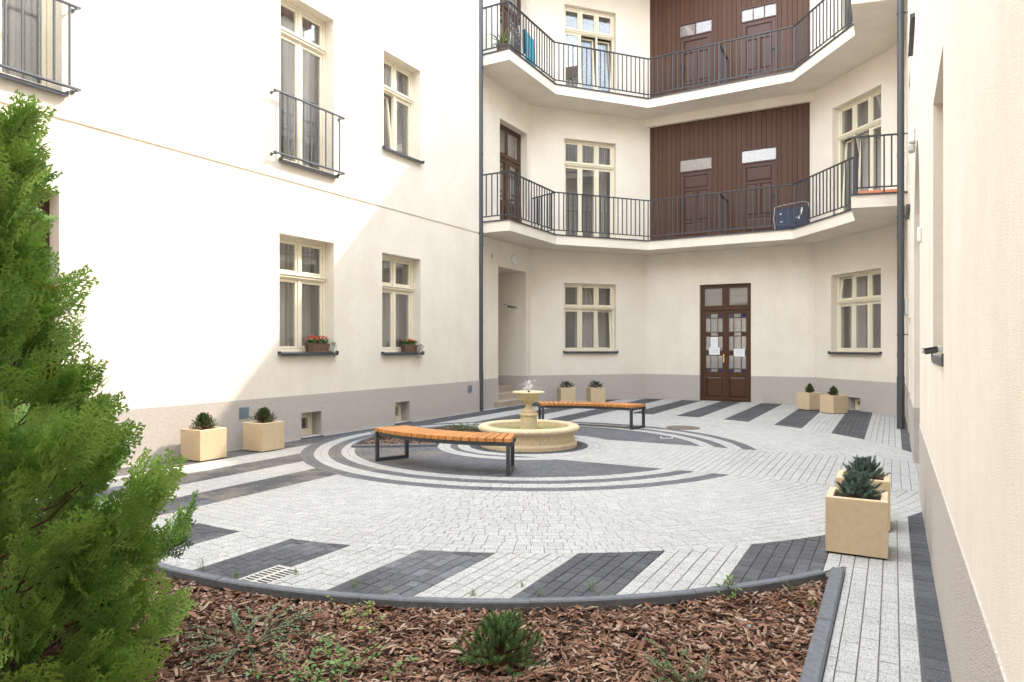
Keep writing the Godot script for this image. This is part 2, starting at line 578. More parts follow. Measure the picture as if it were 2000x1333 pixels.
func lever(parent: Node3D, x: float, y: float, z: float, side: float, m: Material) -> void:
	var s := Shape.new()
	s.box(Vector3(x - 0.02, y - 0.14, z), Vector3(x + 0.02, y + 0.09, z + 0.008), Transform3D(), 0.003)
	s.bar(Vector3(x, y, z), Vector3(x, y, z + 0.05), 0.018, 0.018)
	s.bar(Vector3(x, y, z + 0.05), Vector3(x + side * 0.12, y - 0.006, z + 0.05), 0.018, 0.018, Vector3.UP, 0.004)
	part(parent, "handle", s, m)

func raised_panel(x0: float, x1: float, y0: float, y1: float, z: float) -> Shape:
	var s := Shape.new()
	var a := [Vector3(x0, y0, z), Vector3(x1, y0, z), Vector3(x1, y1, z), Vector3(x0, y1, z)]
	var i := 0.045
	var b := [Vector3(x0 + i, y0 + i, z + 0.016), Vector3(x1 - i, y0 + i, z + 0.016), Vector3(x1 - i, y1 - i, z + 0.016), Vector3(x0 + i, y1 - i, z + 0.016)]
	for k in 4:
		s.quad(a[k], a[(k + 1) % 4], b[(k + 1) % 4], b[k])
	s.quad(b[0], b[1], b[2], b[3])
	return s

# the ground-floor entrance: two glazed leaves with coloured corner panes under a two-light transom
func entrance_door(parent: Node3D, t: Transform3D, w: float, h: float) -> void:
	var door := group_node(parent, "entrance_door", t)
	var z := -0.12
	part(door, "frame", frame_shape(0, w, -0.02, h, 0.06, z - 0.1, z + 0.02), M.door_brown)
	var ty := 2.53
	part(door, "transom", box_shape(Vector3(0.06, ty - 0.045, z - 0.09), Vector3(w - 0.06, ty + 0.04, z + 0.03), 0.01), M.door_brown)
	part(door, "mullion", box_shape(Vector3(w / 2 - 0.045, ty + 0.04, z - 0.09), Vector3(w / 2 + 0.045, h - 0.06, z + 0.022), 0.008), M.door_brown)
	for k in 2:
		var x0 := 0.06 if k == 0 else w / 2 + 0.045
		var x1 := w / 2 - 0.045 if k == 0 else w - 0.06
		part(door, "transom_sash", frame_shape(x0, x1, ty + 0.04, h - 0.06, 0.05, z - 0.06, z + 0.008), M.door_brown)
		part(door, "transom_pane", flat_pane(x0 + 0.05, x1 - 0.05, ty + 0.09, h - 0.11, z - 0.02), M.mirror_glass)
	for k in 2:
		var x0 := 0.064 if k == 0 else w / 2 + 0.003
		var x1 := w / 2 - 0.003 if k == 0 else w - 0.064
		var s := Shape.new()
		var top := ty - 0.05
		var gl := x0 + 0.085
		var gr := x1 - 0.085
		var g0 := 0.80
		var g1 := 2.39
		s.box(Vector3(x0, 0.02, z - 0.05), Vector3(gl, top, z + 0.005), Transform3D(), 0.005)
		s.box(Vector3(gr, 0.02, z - 0.05), Vector3(x1, top, z + 0.005), Transform3D(), 0.005)
		s.box(Vector3(gl, 0.02, z - 0.05), Vector3(gr, 0.11, z + 0.004), Transform3D(), 0.004)
		s.box(Vector3(gl, 0.67, z - 0.05), Vector3(gr, g0, z + 0.004), Transform3D(), 0.004)
		s.box(Vector3(gl, g1, z - 0.05), Vector3(gr, top, z + 0.004), Transform3D(), 0.004)
		part(door, "leaf", s, M.door_brown)
		part(door, "panel", raised_panel(gl, gr, 0.11, 0.67, z - 0.02), M.door_brown)
		part(door, "weather_bar", box_shape(Vector3(x0 + 0.004, 0.03, z + 0.005), Vector3(x1 - 0.004, 0.075, z + 0.03), 0.01), M.door_brown)
		var xs := [gl, gl + 0.125, gr - 0.125, gr]
		var ys := [g0, 0.89, 1.26, 1.38, 1.78, 1.89, 2.28, g1]
		var bars := Shape.new()
		for i in [1, 2]:
			bars.box(Vector3(xs[i] - 0.01, g0, z - 0.03), Vector3(xs[i] + 0.01, g1, z - 0.006), Transform3D(), 0.003)
		for j in range(1, 7):
			bars.box(Vector3(gl, ys[j] - 0.01, z - 0.031), Vector3(gr, ys[j] + 0.01, z - 0.007), Transform3D(), 0.003)
		part(door, "glazing_bars", bars, M.door_brown)
		for i in 3:
			for j in 7:
				var side := i != 1
				if side and (j == 2 or j == 4):
					part(door, "corner_block", box_shape(Vector3(xs[i] + 0.01, ys[j] + 0.01, z - 0.03), Vector3(xs[i + 1] - 0.01, ys[j + 1] - 0.01, z - 0.012), 0.004), M.door_panel)
				else:
					part(door, "pane", flat_pane(xs[i], xs[i + 1], ys[j], ys[j + 1], z - 0.014), M.blue_glass if side and (j == 0 or j == 6) else M.door_glass)
	part(door, "meeting_strip", box_shape(Vector3(w / 2 - 0.02, 0.02, z + 0.005), Vector3(w / 2 + 0.02, ty - 0.05, z + 0.022), 0.006), M.door_brown)
	lever(door, w / 2 - 0.055, 1.2, z + 0.005, -1.0, M.brass)
	# paper notices taped to the glass
	for p in [[0.23, 1.27, 0.29, 0.2], [0.27, 1.475, 0.2, 0.28], [0.89, 1.23, 0.29, 0.2]]:
		var sheet := part(door, "paper_notice", box_shape(Vector3(p[0], p[1], z - 0.002), Vector3(p[0] + p[2], p[1] + p[3], z - 0.0005)), M.paper)
		var lines := Shape.new()
		for k in 4:
			var y: float = p[1] + p[3] * (0.75 - 0.15 * k)
			var q: float = 0.1 + 0.05 * ((k * 7) % 3)
			lines.quad(Vector3(p[0] + p[2] * q, y, z), Vector3(p[0] + p[2] * (1 - q), y, z), Vector3(p[0] + p[2] * (1 - q), y + 0.006, z), Vector3(p[0] + p[2] * q, y + 0.006, z))
		part(sheet, "printed_lines", lines, M.print_grey)
	part(door, "room_interior", room_shape(-0.6, w + 0.3, -0.03, h + 0.2, -WALL_T - 0.004, -WALL_T - 1.3), M.room)

# a solid three-panel door with a glazed light above, set in the timber wall of the gallery
func gallery_door(parent: Node3D, t: Transform3D, w: float, h: float, glass_from: float, lights: int, handle_left: bool) -> void:
	var door := group_node(parent, "gallery_door", t)
	part(door, "frame", frame_shape(0, w, 0, h, 0.04, -0.09, 0.012), M.door_panel)
	part(door, "lintel", box_shape(Vector3(0.04, glass_from - 0.04, -0.08), Vector3(w - 0.04, glass_from, 0.01), 0.004), M.door_panel)
	for k in lights:
		var a := 0.04 + (w - 0.08) * k / lights
		var b := 0.04 + (w - 0.08) * (k + 1) / lights
		part(door, "pane", flat_pane(a, b, glass_from, h - 0.04, -0.02), M.mirror_glass)
		if k > 0:
			part(door, "glazing_bar", box_shape(Vector3(a - 0.012, glass_from, -0.05), Vector3(a + 0.012, h - 0.04, -0.008), 0.003), M.door_panel)
	var top := glass_from - 0.045
	var s := Shape.new()
	var x0 := 0.043
	var x1 := w - 0.043
	var st := 0.1
	var ys := [0.0, 0.2, 0.55, 0.63, 1.45, 1.53, top - 0.1, top]
	s.box(Vector3(x0, 0, -0.05), Vector3(x0 + st, top, -0.006), Transform3D(), 0.005)
	s.box(Vector3(x1 - st, 0, -0.05), Vector3(x1, top, -0.006), Transform3D(), 0.005)
	for k in [0, 2, 4, 6]:
		s.box(Vector3(x0 + st, ys[k], -0.05), Vector3(x1 - st, ys[k + 1], -0.007), Transform3D(), 0.005)
	s.box(Vector3(w / 2 - 0.045, 0.63, -0.05), Vector3(w / 2 + 0.045, 1.45, -0.0075), Transform3D(), 0.005)
	part(door, "leaf", s, M.door_panel)
	part(door, "panel", raised_panel(x0 + st, x1 - st, ys[1], ys[2], -0.03), M.door_panel)
	part(door, "panel", raised_panel(x0 + st, w / 2 - 0.045, ys[3], ys[4], -0.03), M.door_panel)
	part(door, "panel", raised_panel(w / 2 + 0.045, x1 - st, ys[3], ys[4], -0.03), M.door_panel)
	part(door, "panel", raised_panel(x0 + st, x1 - st, ys[5], ys[6], -0.03), M.door_panel)
	lever(door, x0 + 0.05 if handle_left else x1 - 0.05, 1.08, -0.006, 1.0 if handle_left else -1.0, M.black_plastic)
	part(door, "room_interior", room_shape(-0.02, w + 0.02, -0.02, h + 0.05, -0.095, -0.9), M.room)

# the dark double door at the end of each gallery and the one in the sunny wing
func flat_door(parent: Node3D, t: Transform3D, w: float, h: float, ty: float, muntins: bool) -> void:
	var door := group_node(parent, "flat_door", t)
	var z := -0.2
	part(door, "frame", frame_shape(0, w, -0.01, h, 0.06, z - 0.09, z), M.door_brown)
	part(door, "transom", box_shape(Vector3(0.06, ty - 0.04, z - 0.08), Vector3(w - 0.06, ty + 0.04, z + 0.02), 0.01), M.door_brown)
	for k in 2:
		var x0 := 0.06 if k == 0 else w / 2
		var x1 := w / 2 if k == 0 else w - 0.06
		part(door, "transom_sash", frame_shape(x0, x1, ty + 0.04, h - 0.06, 0.045, z - 0.07, z - 0.008), M.door_brown)
		part(door, "transom_pane", pane_shape(x0 + 0.045, x1 - 0.045, ty + 0.085, h - 0.105, z - 0.03), M.glass)
		var s := Shape.new()
		s.box(Vector3(x0 + 0.003, 0.01, z - 0.06), Vector3(x0 + 0.1, ty - 0.045, z - 0.005), Transform3D(), 0.004)
		s.box(Vector3(x1 - 0.1, 0.01, z - 0.06), Vector3(x1 - 0.003, ty - 0.045, z - 0.005), Transform3D(), 0.004)
		for y in [[0.01, 0.15], [0.75, 0.87], [ty - 0.15, ty - 0.045]]:
			s.box(Vector3(x0 + 0.1, y[0], z - 0.06), Vector3(x1 - 0.1, y[1], z - 0.006), Transform3D(), 0.004)
		part(door, "leaf", s, M.door_brown)
		part(door, "panel", raised_panel(x0 + 0.1, x1 - 0.1, 0.15, 0.75, z - 0.035), M.door_brown)
		part(door, "pane", pane_shape(x0 + 0.1, x1 - 0.1, 0.87, ty - 0.15, z - 0.03), M.glass)
		if muntins:
			var b := Shape.new()
			for x in [x0 + 0.15, x1 - 0.15]:
				b.box(Vector3(x - 0.01, 0.87, z - 0.03), Vector3(x + 0.01, ty - 0.15, z - 0.012), Transform3D(), 0.003)
			for y in [0.97, 1.1, 1.55, ty - 0.4, ty - 0.27]:
				b.box(Vector3(x0 + 0.1, y - 0.01, z - 0.031), Vector3(x1 - 0.1, y + 0.01, z - 0.013), Transform3D(), 0.003)
			part(door, "glazing_bars", b, M.door_brown)
	lever(door, w / 2 + 0.05, 1.07, z - 0.005, 1.0, M.brass)
	part(door, "room_interior", room_shape(-0.1, w + 0.1, -0.01, h + 0.1, -WALL_T - 0.004, -WALL_T - 1.0), M.room)

# railing along a plan line: rails, posts down to the slab, and one mesh for each baluster
var baluster_meshes := {}
func railing(parent: Node3D, pts: Array, y0: float, y1: float, gap := 0.138, name_it := "railing") -> Node3D:
	var rail := group_node(parent, name_it)
	var s := Shape.new()
	var low := y0 + 0.12
	for i in pts.size() - 1:
		var a := Vector3(pts[i].x, 0, pts[i].y)
		var b := Vector3(pts[i + 1].x, 0, pts[i + 1].y)
		var d := (b - a).normalized()
		s.bar(a + Vector3.UP * y1 - d * 0.015, b + Vector3.UP * y1 + d * 0.015, 0.05, 0.026, Vector3.UP, 0.003)
		s.bar(a + Vector3.UP * (low + 0.001 * i), b + Vector3.UP * (low + 0.001 * i), 0.034, 0.024, Vector3.UP, 0.003)
		var n := maxi(1, roundi(a.distance_to(b) / gap))
		for k in range(0 if i == 0 else 1, n + 1):
			var p := a.lerp(b, float(k) / n)
			var post := k == 0 or k == n or k % 8 == 4
			var from := y0 if post else low
			var key := "%.3f" % (y1 - from)
			if not baluster_meshes.has(key):
				var bs := Shape.new()
				bs.box(Vector3(-0.012, 0, -0.012), Vector3(0.012, y1 - from - 0.006, 0.012), Transform3D(), 0.003)
				baluster_meshes[key] = bs.mesh()
			part(rail, "baluster", baluster_meshes[key], M.metal_grey, Transform3D(Basis(Vector3.UP, atan2(-d.z, d.x)), Vector3(p.x, from, p.z)))
	part(rail, "handrail", s, M.metal_grey)
	return rail

# window guard bolted to the wall in front of a tall window; local wall frame
func window_guard(parent: Node3D, t: Transform3D, x0: float, x1: float, y0: float, y1: float, off: float) -> void:
	var g := group_node(parent, "window_guard", t)
	for y in [y0, y1]:
		var s := Shape.new()
		s.bar(Vector3(x0, y, off), Vector3(x1, y, off), 0.046, 0.024, Vector3.UP, 0.004)
		for x in [x0 + 0.04, x1 - 0.04]:
			s.tube([Vector3(x, y - 0.015, 0.0), Vector3(x, y - 0.015, off)], [0.011], 8)
			s.tube([Vector3(x, y - 0.015, 0.001), Vector3(x, y - 0.015, 0.012)], [0.028], 10)
			s.tube([Vector3(x, y - 0.02, off + 0.0), Vector3(x, y - 0.02, off + 0.026)], [0.015], 8)
		part(g, "rail", s, M.steel_zinc)
	var bm := Shape.new()
	bm.tube([Vector3(0, 0, 0), Vector3(0, y1 - y0, 0)], [0.0135], 8)
	var mesh := bm.mesh()
	var n := 8
	for k in n + 1:
		part(g, "baluster", mesh, M.steel_zinc, Transform3D(Basis(), Vector3(lerpf(x0 + 0.12, x1 - 0.12, float(k) / n), y0, off)))

# ------------------------------------------------------------------ houses
func build_left_house() -> void:
	var f := wall_frame(Vector2(LEFT_X, 5.0), Vector2(LEFT_X, -13.4))
	var b := thing("side_house", "cream house wing with two flower boxes on its sills, half in bright sun", "building", f)
	var at := func(z: float, y: float) -> Transform3D: return Transform3D(Basis(), Vector3(5.0 - z, y, 0))
	var holes := [
		[12.52, 13.71, 1.40, 3.27], [14.97, 16.16, 1.38, 3.26],
		[12.54, 13.71, 4.42, 7.09], [15.01, 16.16, 5.24, 7.08], [8.16, 9.33, 4.42, 7.09],
		[8.1, 9.3, -0.2, 3.28], [3.4, 4.6, 1.4, 3.27], [3.4, 4.6, 4.42, 7.09],
	]
	part(b, "wall", wall_shape(0, 18.4, PLINTH, 4.092, WALL_T, holes), M.plaster)
	part(b, "groove", box_shape(Vector3(0, 4.092, -WALL_T), Vector3(18.4, 4.128, -0.022)), M.plaster)
	part(b, "upper_wall", wall_shape(0, 18.4, 4.128, 12.8, WALL_T, holes), M.plaster)
	part(b, "plinth", wall_shape(0, 8.1, -0.1, PLINTH, WALL_T, [], 0.006), M.plinth_plaster)
	part(b, "plinth", wall_shape(9.3, 18.41, -0.1, PLINTH, WALL_T, [[12.97, 13.41, 0.02, 0.42], [15.35, 15.80, 0.02, 0.42]], 0.006), M.plinth_plaster)
	window(b, at.call(-7.52, 1.40), 1.19, 1.87, 2, 1.24, {"curtain": [[0.0, 0.42, 0], [0.42, 1.0, 1]]})
	window(b, at.call(-9.97, 1.38), 1.19, 1.88, 2, 1.26, {"curtain": [[0.0, 0.5, 0], [0.55, 1.0, 1]]})
	window(b, at.call(-7.54, 4.42), 1.17, 2.67, 2, 2.13, {"curtain": [[0.5, 1.0, 1]]})
	window(b, at.call(-10.01, 5.24), 1.15, 1.84, 2, 1.22, {"tilt": [[0, 0, 0.11]], "curtain": [[0.5, 1.0, 0]]})
	window(b, at.call(-3.16, 4.42), 1.17, 2.67, 2, 2.13, {"curtain": [[0.1, 1.0, 1]]})
	window(b, at.call(1.6, 1.4), 1.2, 1.87, 2, 1.24)
	window(b, at.call(1.6, 4.42), 1.2, 2.67, 2, 2.13)
	flat_door(b, at.call(-3.1, 0.0), 1.2, 3.28, 2.45, false)
	basement_window(b, at.call(-7.97, 0.02), 0.44, 0.4)
	basement_window(b, at.call(-10.35, 0.02), 0.45, 0.4)
	window_guard(b, at.call(-7.54, 4.42), -0.22, 1.32, 0.06, 1.01, 0.1)
	window_guard(b, at.call(-3.16, 4.42), -0.22, 1.32, 0.06, 1.01, 0.1)
	for v in [[-6.76, 0.435], [-12.9, 0.45]]:
		var g := Shape.new()
		g.box(Vector3(0, 0, 0.006), Vector3(0.18, 0.17, 0.009))
		for k in 9:
			g.bar(Vector3(0.01 + 0.018 * k, 0.005, 0.012), Vector3(0.005 + 0.018 * k + 0.02, 0.165, 0.012), 0.006, 0.004)
			g.bar(Vector3(0.005, 0.012 + 0.018 * k, 0.014), Vector3(0.175, 0.012 + 0.018 * k, 0.014), 0.004, 0.005)
		part(b, "vent_grille", g, M.vent_blue, at.call(v[0], v[1]))
	part(b, "coping", box_shape(Vector3(-0.05, 12.8, -0.6), Vector3(18.4, 12.86, 0.03)), M.roof_tile)

const EDGE := [Vector2(-8.40, -13.52), Vector2(-7.62, -13.52), Vector2(-7.62, -15.95), Vector2(-5.85, -18.12), Vector2(-2.16, -18.02), Vector2(-0.70, -16.0), Vector2(-0.70, -14.52), Vector2(0.235, -14.75)]

func inset(pts: Array, d: float) -> Array:
	var out := []
	for i in pts.size():
		var a: Vector2 = pts[maxi(i - 1, 0)]
		var p: Vector2 = pts[i]
		var b: Vector2 = pts[mini(i + 1, pts.size() - 1)]
		var n1 := -(p - a).orthogonal().normalized() if i > 0 else Vector2()
		var n2 := -(b - p).orthogonal().normalized() if i < pts.size() - 1 else Vector2()
		var m := (n1 + n2).normalized()
		var k := d / maxf(0.3, m.dot(n2 if n1 == Vector2() else n1))
		out.append(p + m * k)
	return out

func build_back_house() -> void:
	var b := thing("gallery_house", "cream house with open galleries, grey railings and brown timber doors behind fountain", "building", place(-4, 0, -18.4))
	var back := Transform3D(Basis(), Vector3(4, 0, 18.4))   # the parts are laid out in world metres
	var fs := back * wall_frame(Vector2(STEP_X, -13.3), Vector2(STEP_X, -16.36))
	var c1 := Vector2(STEP_X, -16.36)
	var c2 := Vector2(-6.233, BACK_Z)
	var c3 := Vector2(-1.771, BACK_Z)
	var c4 := Vector2(RIGHT_X, -16.75)
	var fl := back * wall_frame(c1, c2)
	var fc := back * wall_frame(c2, c3)
	var fr := back * wall_frame(c3, c4)
	var ll := c1.distance_to(c2)
	var lr := c3.distance_to(c4)
	var on := func(fr_: Transform3D, u: float, y: float) -> Transform3D: return fr_ * Transform3D(Basis(), Vector3(u, y, 0))
	# walls
	var hs := [[1.33, 2.79, -0.2, 3.49], [1.41, 2.88, 4.4, 7.2], [1.41, 2.88, 8.29, 11.1]]
	part(b, "wall", wall_shape(0, 3.06, PLINTH, 11.9, WALL_T, hs), M.plaster, fs)
	for g in [[0, 1.33], [2.79, 3.06]]: part(b, "plinth", wall_shape(g[0], g[1], -0.1, PLINTH, WALL_T, [], 0.006), M.plinth_plaster, fs)
	var hl := [[0.99, 2.59, 1.36, 3.25], [1.0, 2.59, 4.42, 7.24], [1.0, 2.59, 8.31, 10.94]]
	part(b, "wall", wall_shape(0, ll, PLINTH, 4.2, WALL_T, hl), M.plaster, fl)
	part(b, "wall", wall_shape(0, ll + 0.22, 4.2, 11.9, WALL_T, hl), M.plaster, fl)
	part(b, "plinth", wall_shape(0, ll, -0.1, PLINTH, WALL_T, [], 0.006), M.plinth_plaster, fl)
	var lc := c2.distance_to(c3)
	var hc := [[1.56, 2.92, -0.2, 3.2]]
	part(b, "wall", wall_shape(0, lc, PLINTH, 4.2, WALL_T, hc), M.plaster, fc)
	for g in [[0, 1.56], [2.92, lc]]: part(b, "plinth", wall_shape(g[0], g[1], -0.1, PLINTH, WALL_T, [], 0.006), M.plinth_plaster, fc)
	for y in [[7.80, 8.1], [11.67, 11.9]]:
		part(b, "beam", box_shape(Vector3(-0.1, y[0], -0.5), Vector3(lc + 0.1, y[1], 0)), M.plaster, fc)
	var hr := [[0.66, 2.30, 1.36, 3.25], [0.70, 2.31, 4.42, 7.34], [0.70, 2.31, 8.31, 11.1]]
	part(b, "wall", wall_shape(0, lr + 0.1, PLINTH, 4.2, WALL_T, hr), M.plaster, fr)
	part(b, "wall", wall_shape(-0.22, lr + 0.1, 4.2, 11.9, WALL_T, hr), M.plaster, fr)
	part(b, "plinth", wall_shape(0, lr + 0.1, -0.1, PLINTH, WALL_T, [[1.24, 1.66, 0.0, 0.3]], 0.006), M.plinth_plaster, fr)
	# the passage behind the doorway, with its steps
	var recess := Shape.new()
	for q in [[Vector3(1.33, 0, -WALL_T), Vector3(1.33, 0, -1.9), 1.0], [Vector3(2.79, 0, -1.9), Vector3(2.79, 0, -WALL_T), 1.0]]:
		recess.quad(q[1] + Vector3(0, PLINTH, 0), q[0] + Vector3(0, PLINTH, 0), q[0] + Vector3(0, 3.49, 0), q[1] + Vector3(0, 3.49, 0))
	recess.quad(Vector3(1.33, 0, -1.9), Vector3(2.79, 0, -1.9), Vector3(2.79, 3.49, -1.9), Vector3(1.33, 3.49, -1.9))
	recess.quad(Vector3(1.33, 3.49, -1.9), Vector3(2.79, 3.49, -1.9), Vector3(2.79, 3.49, -WALL_T), Vector3(1.33, 3.49, -WALL_T))
	var doorway := group_node(b, "doorway", fs)
	part(doorway, "passage_wall", recess, M.plaster)
	var low := Shape.new()
	for x in [1.33, 2.79]:
		low.quad(Vector3(x, 0, -1.9), Vector3(x, 0, -WALL_T), Vector3(x, PLINTH, -WALL_T), Vector3(x, PLINTH, -1.9))
	part(doorway, "passage_plinth", low, M.plinth_plaster)
	part(doorway, "step", box_shape(Vector3(1.13, -0.05, -0.1), Vector3(2.95, 0.15, 0.2), 0.015), M.step_stone)
	part(doorway, "step", box_shape(Vector3(1.335, 0.1, -0.5), Vector3(2.785, 0.31, -0.08), 0.015), M.step_stone)
	part(doorway, "step", box_shape(Vector3(1.335, 0.2, -1.9), Vector3(2.785, 0.46, -0.42), 0.015), M.step_stone)
	var closer := Shape.new()
	closer.box(Vector3(2.35, 2.52, -0.32), Vector3(2.6, 2.58, -0.25), Transform3D(), 0.008)
	closer.bar(Vector3(2.1, 2.6, -0.3), Vector3(2.4, 2.57, -0.28), 0.02, 0.012)
	closer.box(Vector3(2.58, 2.535, -0.3), Vector3(2.79, 2.565, -0.27))
	part(doorway, "door_closer", closer, M.steel_zinc)
	# openings
	window(b, on.call(fl, 0.99, 1.36), 1.60, 1.89, 3, 1.21, {"rec": 0.13, "deep": 1.0, "tilt": [[0, 2, 0.07]], "curtain": [[0.33, 0.72, 0], [0.72, 1.0, 1]]})
	window(b, on.call(fl, 1.0, 4.42), 1.59, 2.82, 3, 2.14, {"rec": 0.13, "deep": 1.0, "sill": false, "curtain": [[0.7, 1.0, 1]]})
	window(b, on.call(fl, 1.0, 8.31), 1.59, 2.63, 3, 1.97, {"rec": 0.13, "deep": 1.0, "sill": false, "tilt": [[0, 1, 0.08], [0, 2, 0.08]]})
	window(b, on.call(fr, 0.66, 1.36), 1.64, 1.89, 3, 1.21, {"rec": 0.17, "deep": 1.0, "tilt": [[1, 0, 0.12]], "curtain": [[0.0, 0.3, 1]]})
	window(b, on.call(fr, 0.70, 4.42), 1.61, 2.92, 3, 2.17, {"rec": 0.17, "deep": 1.0, "sill": false, "tilt": [[0, 0, 0.07], [0, 1, 0.07]], "curtain": [[0.05, 0.95, 0]]})
	window(b, on.call(fr, 0.70, 8.31), 1.61, 2.79, 3, 2.1, {"rec": 0.17, "deep": 1.0, "sill": false})
	basement_window(b, on.call(fr, 1.24, 0.0), 0.42, 0.3)
	entrance_door(b, on.call(fc, 1.56, 0.0), 1.36, 3.2)
	flat_door(b, on.call(fs, 1.41, 4.4), 1.47, 2.8, 2.0, true)
	flat_door(b, on.call(fs, 1.41, 8.29), 1.47, 2.8, 2.0, true)
	# timber gallery walls, plank by plank
	for fl_ in 2:
		var y0 := 4.4 if fl_ == 0 else 8.29
		var y1 := 7.81 if fl_ == 0 else 11.68
		var clad := group_node(b, "timber_wall", back)
		part(clad, "backing", box_shape(Vector3(-6.3, y0 - 0.2, -19.25), Vector3(-1.7, y1 + 0.1, -19.155)), M.plank_brown0)
		var doors := [[-5.29, -4.34, y0 + 2.38 if fl_ == 0 else y0 + 2.29], [-3.61, -2.66, y0 + 2.41 if fl_ == 0 else y0 + 2.33]]
		var x := -6.14
		var k := 0
		while x < -1.80:
			var w := 0.128 + 0.006 * sin(k * 2.3)
			var lo := y0
			for d in doors:
				if x + w > d[0] + 0.005 and x < d[1] - 0.005: lo = d[2]
			var s := Shape.new()
			s.box(Vector3(x + 0.0025, lo, -19.155), Vector3(minf(x + w, -1.79) - 0.0025, y1, -19.12 + 0.0015 * sin(k * 5.1)), Transform3D(), 0.0035)
			part(clad, "plank", s, M["plank_brown%d" % ((k * 5) % 3)])
			# the strips beside a door where a plank is notched round the frame
			for d in doors:
				if lo == d[2]:
					if x < d[0] and x + w > d[0]:
						part(clad, "plank", box_shape(Vector3(x + 0.0025, y0, -19.155), Vector3(d[0] - 0.001, lo, -19.121), 0.004), M["plank_brown%d" % ((k * 5) % 3)])
					elif x < d[1] and x + w > d[1]:
						part(clad, "plank", box_shape(Vector3(d[1] + 0.001, y0, -19.155), Vector3(x + w - 0.0025, lo, -19.121), 0.004), M["plank_brown%d" % ((k * 5) % 3)])
			x += w
			k += 1
		for d in 2:
			var fd := back * Transform3D(Basis(), Vector3(doors[d][0], y0, -19.12))
			var hh: float = doors[d][2] - y0
			gallery_door(b, fd, 0.95, hh, hh - 0.36, [1, 1, 2, 3][fl_ * 2 + d], d == 0)
	# galleries
	for fl_ in 2:
		var y := 4.14 + 3.89 * fl_
		var poly := PackedVector2Array(EDGE)
		poly.append_array([Vector2(0.3, -16.9), Vector2(-1.72, -19.16), Vector2(-6.25, -19.16), Vector2(-8.7, -16.4), Vector2(-8.7, -13.52)])
		var bal := group_node(b, "gallery", back)
		var s := Shape.new()
		s.prism(poly, y, y + 0.25)
		part(bal, "slab", s, M.plaster)
		var lip := PackedVector2Array(inset(EDGE, 0.03))
		var inner := inset(EDGE, -0.12)
		inner.reverse()
		lip.append_array(PackedVector2Array(inner))
		s = Shape.new()
		s.prism(lip, y + 0.236, y + 0.262)
		part(bal, "edge_flashing", s, M.sill_grey)
		var line := inset(EDGE, -0.05)
		line[0] = Vector2(-8.42, -13.57)
		line[7] = Vector2(0.1, -14.77)
		var r := railing(b, line, y + 0.26, y + 1.36)
		r.transform = back
		r = railing(b, [Vector2(-3.96, -18.1), Vector2(-3.96, -19.1)], y + 0.26, y + 1.34, 0.24)
		r.transform = back
		if fl_ == 0:
			r = railing(b, [Vector2(-7.66, -15.95), Vector2(-8.5, -16.3)], y + 0.26, y + 1.34)
			r.transform = back
	# unseen roof above the upper gallery; left overhang shaped to shade the side wall
	var shading_roof := PackedVector2Array([Vector2(-8.40, -14.3), Vector2(-5.95, -14.6), Vector2(-5.95, -16.2), Vector2(-4.5, -17.75), Vector2(-4.2, -18.07), Vector2(0.6, -18.07), Vector2(0.6, -24), Vector2(-11, -24), Vector2(-11, -14.3)])
	var rs := Shape.new()
	rs.prism(shading_roof, 11.9, 12.2)
	part(b, "shading_soffit", rs, M.plaster, back)
	rs = Shape.new()
	rs.prism(shading_roof, 12.2, 12.75)
	part(b, "shading_roof", rs, M.roof_tile, back)

func arch_fill(s: Shape, u0: float, u1: float, spring: float, apex: float, thick: float) -> void:
	var mid := (u0 + u1) / 2.0
	var r := (u1 - u0) / 2.0
	var n := 24
	for k in n:
		var a := u0 + (u1 - u0) * k / n
		var b := u0 + (u1 - u0) * (k + 1) / n
		var ya := spring + (apex - spring) * sqrt(maxf(0, 1 - pow((a - mid) / r, 2)))
		var yb := spring + (apex - spring) * sqrt(maxf(0, 1 - pow((b - mid) / r, 2)))
		s.quad(Vector3(a, ya, 0), Vector3(b, yb, 0), Vector3(b, apex + 0.001, 0), Vector3(a, apex + 0.001, 0))
		s.quad(Vector3(a, ya, -thick), Vector3(b, yb, -thick), Vector3(b, yb, 0), Vector3(a, ya, 0))

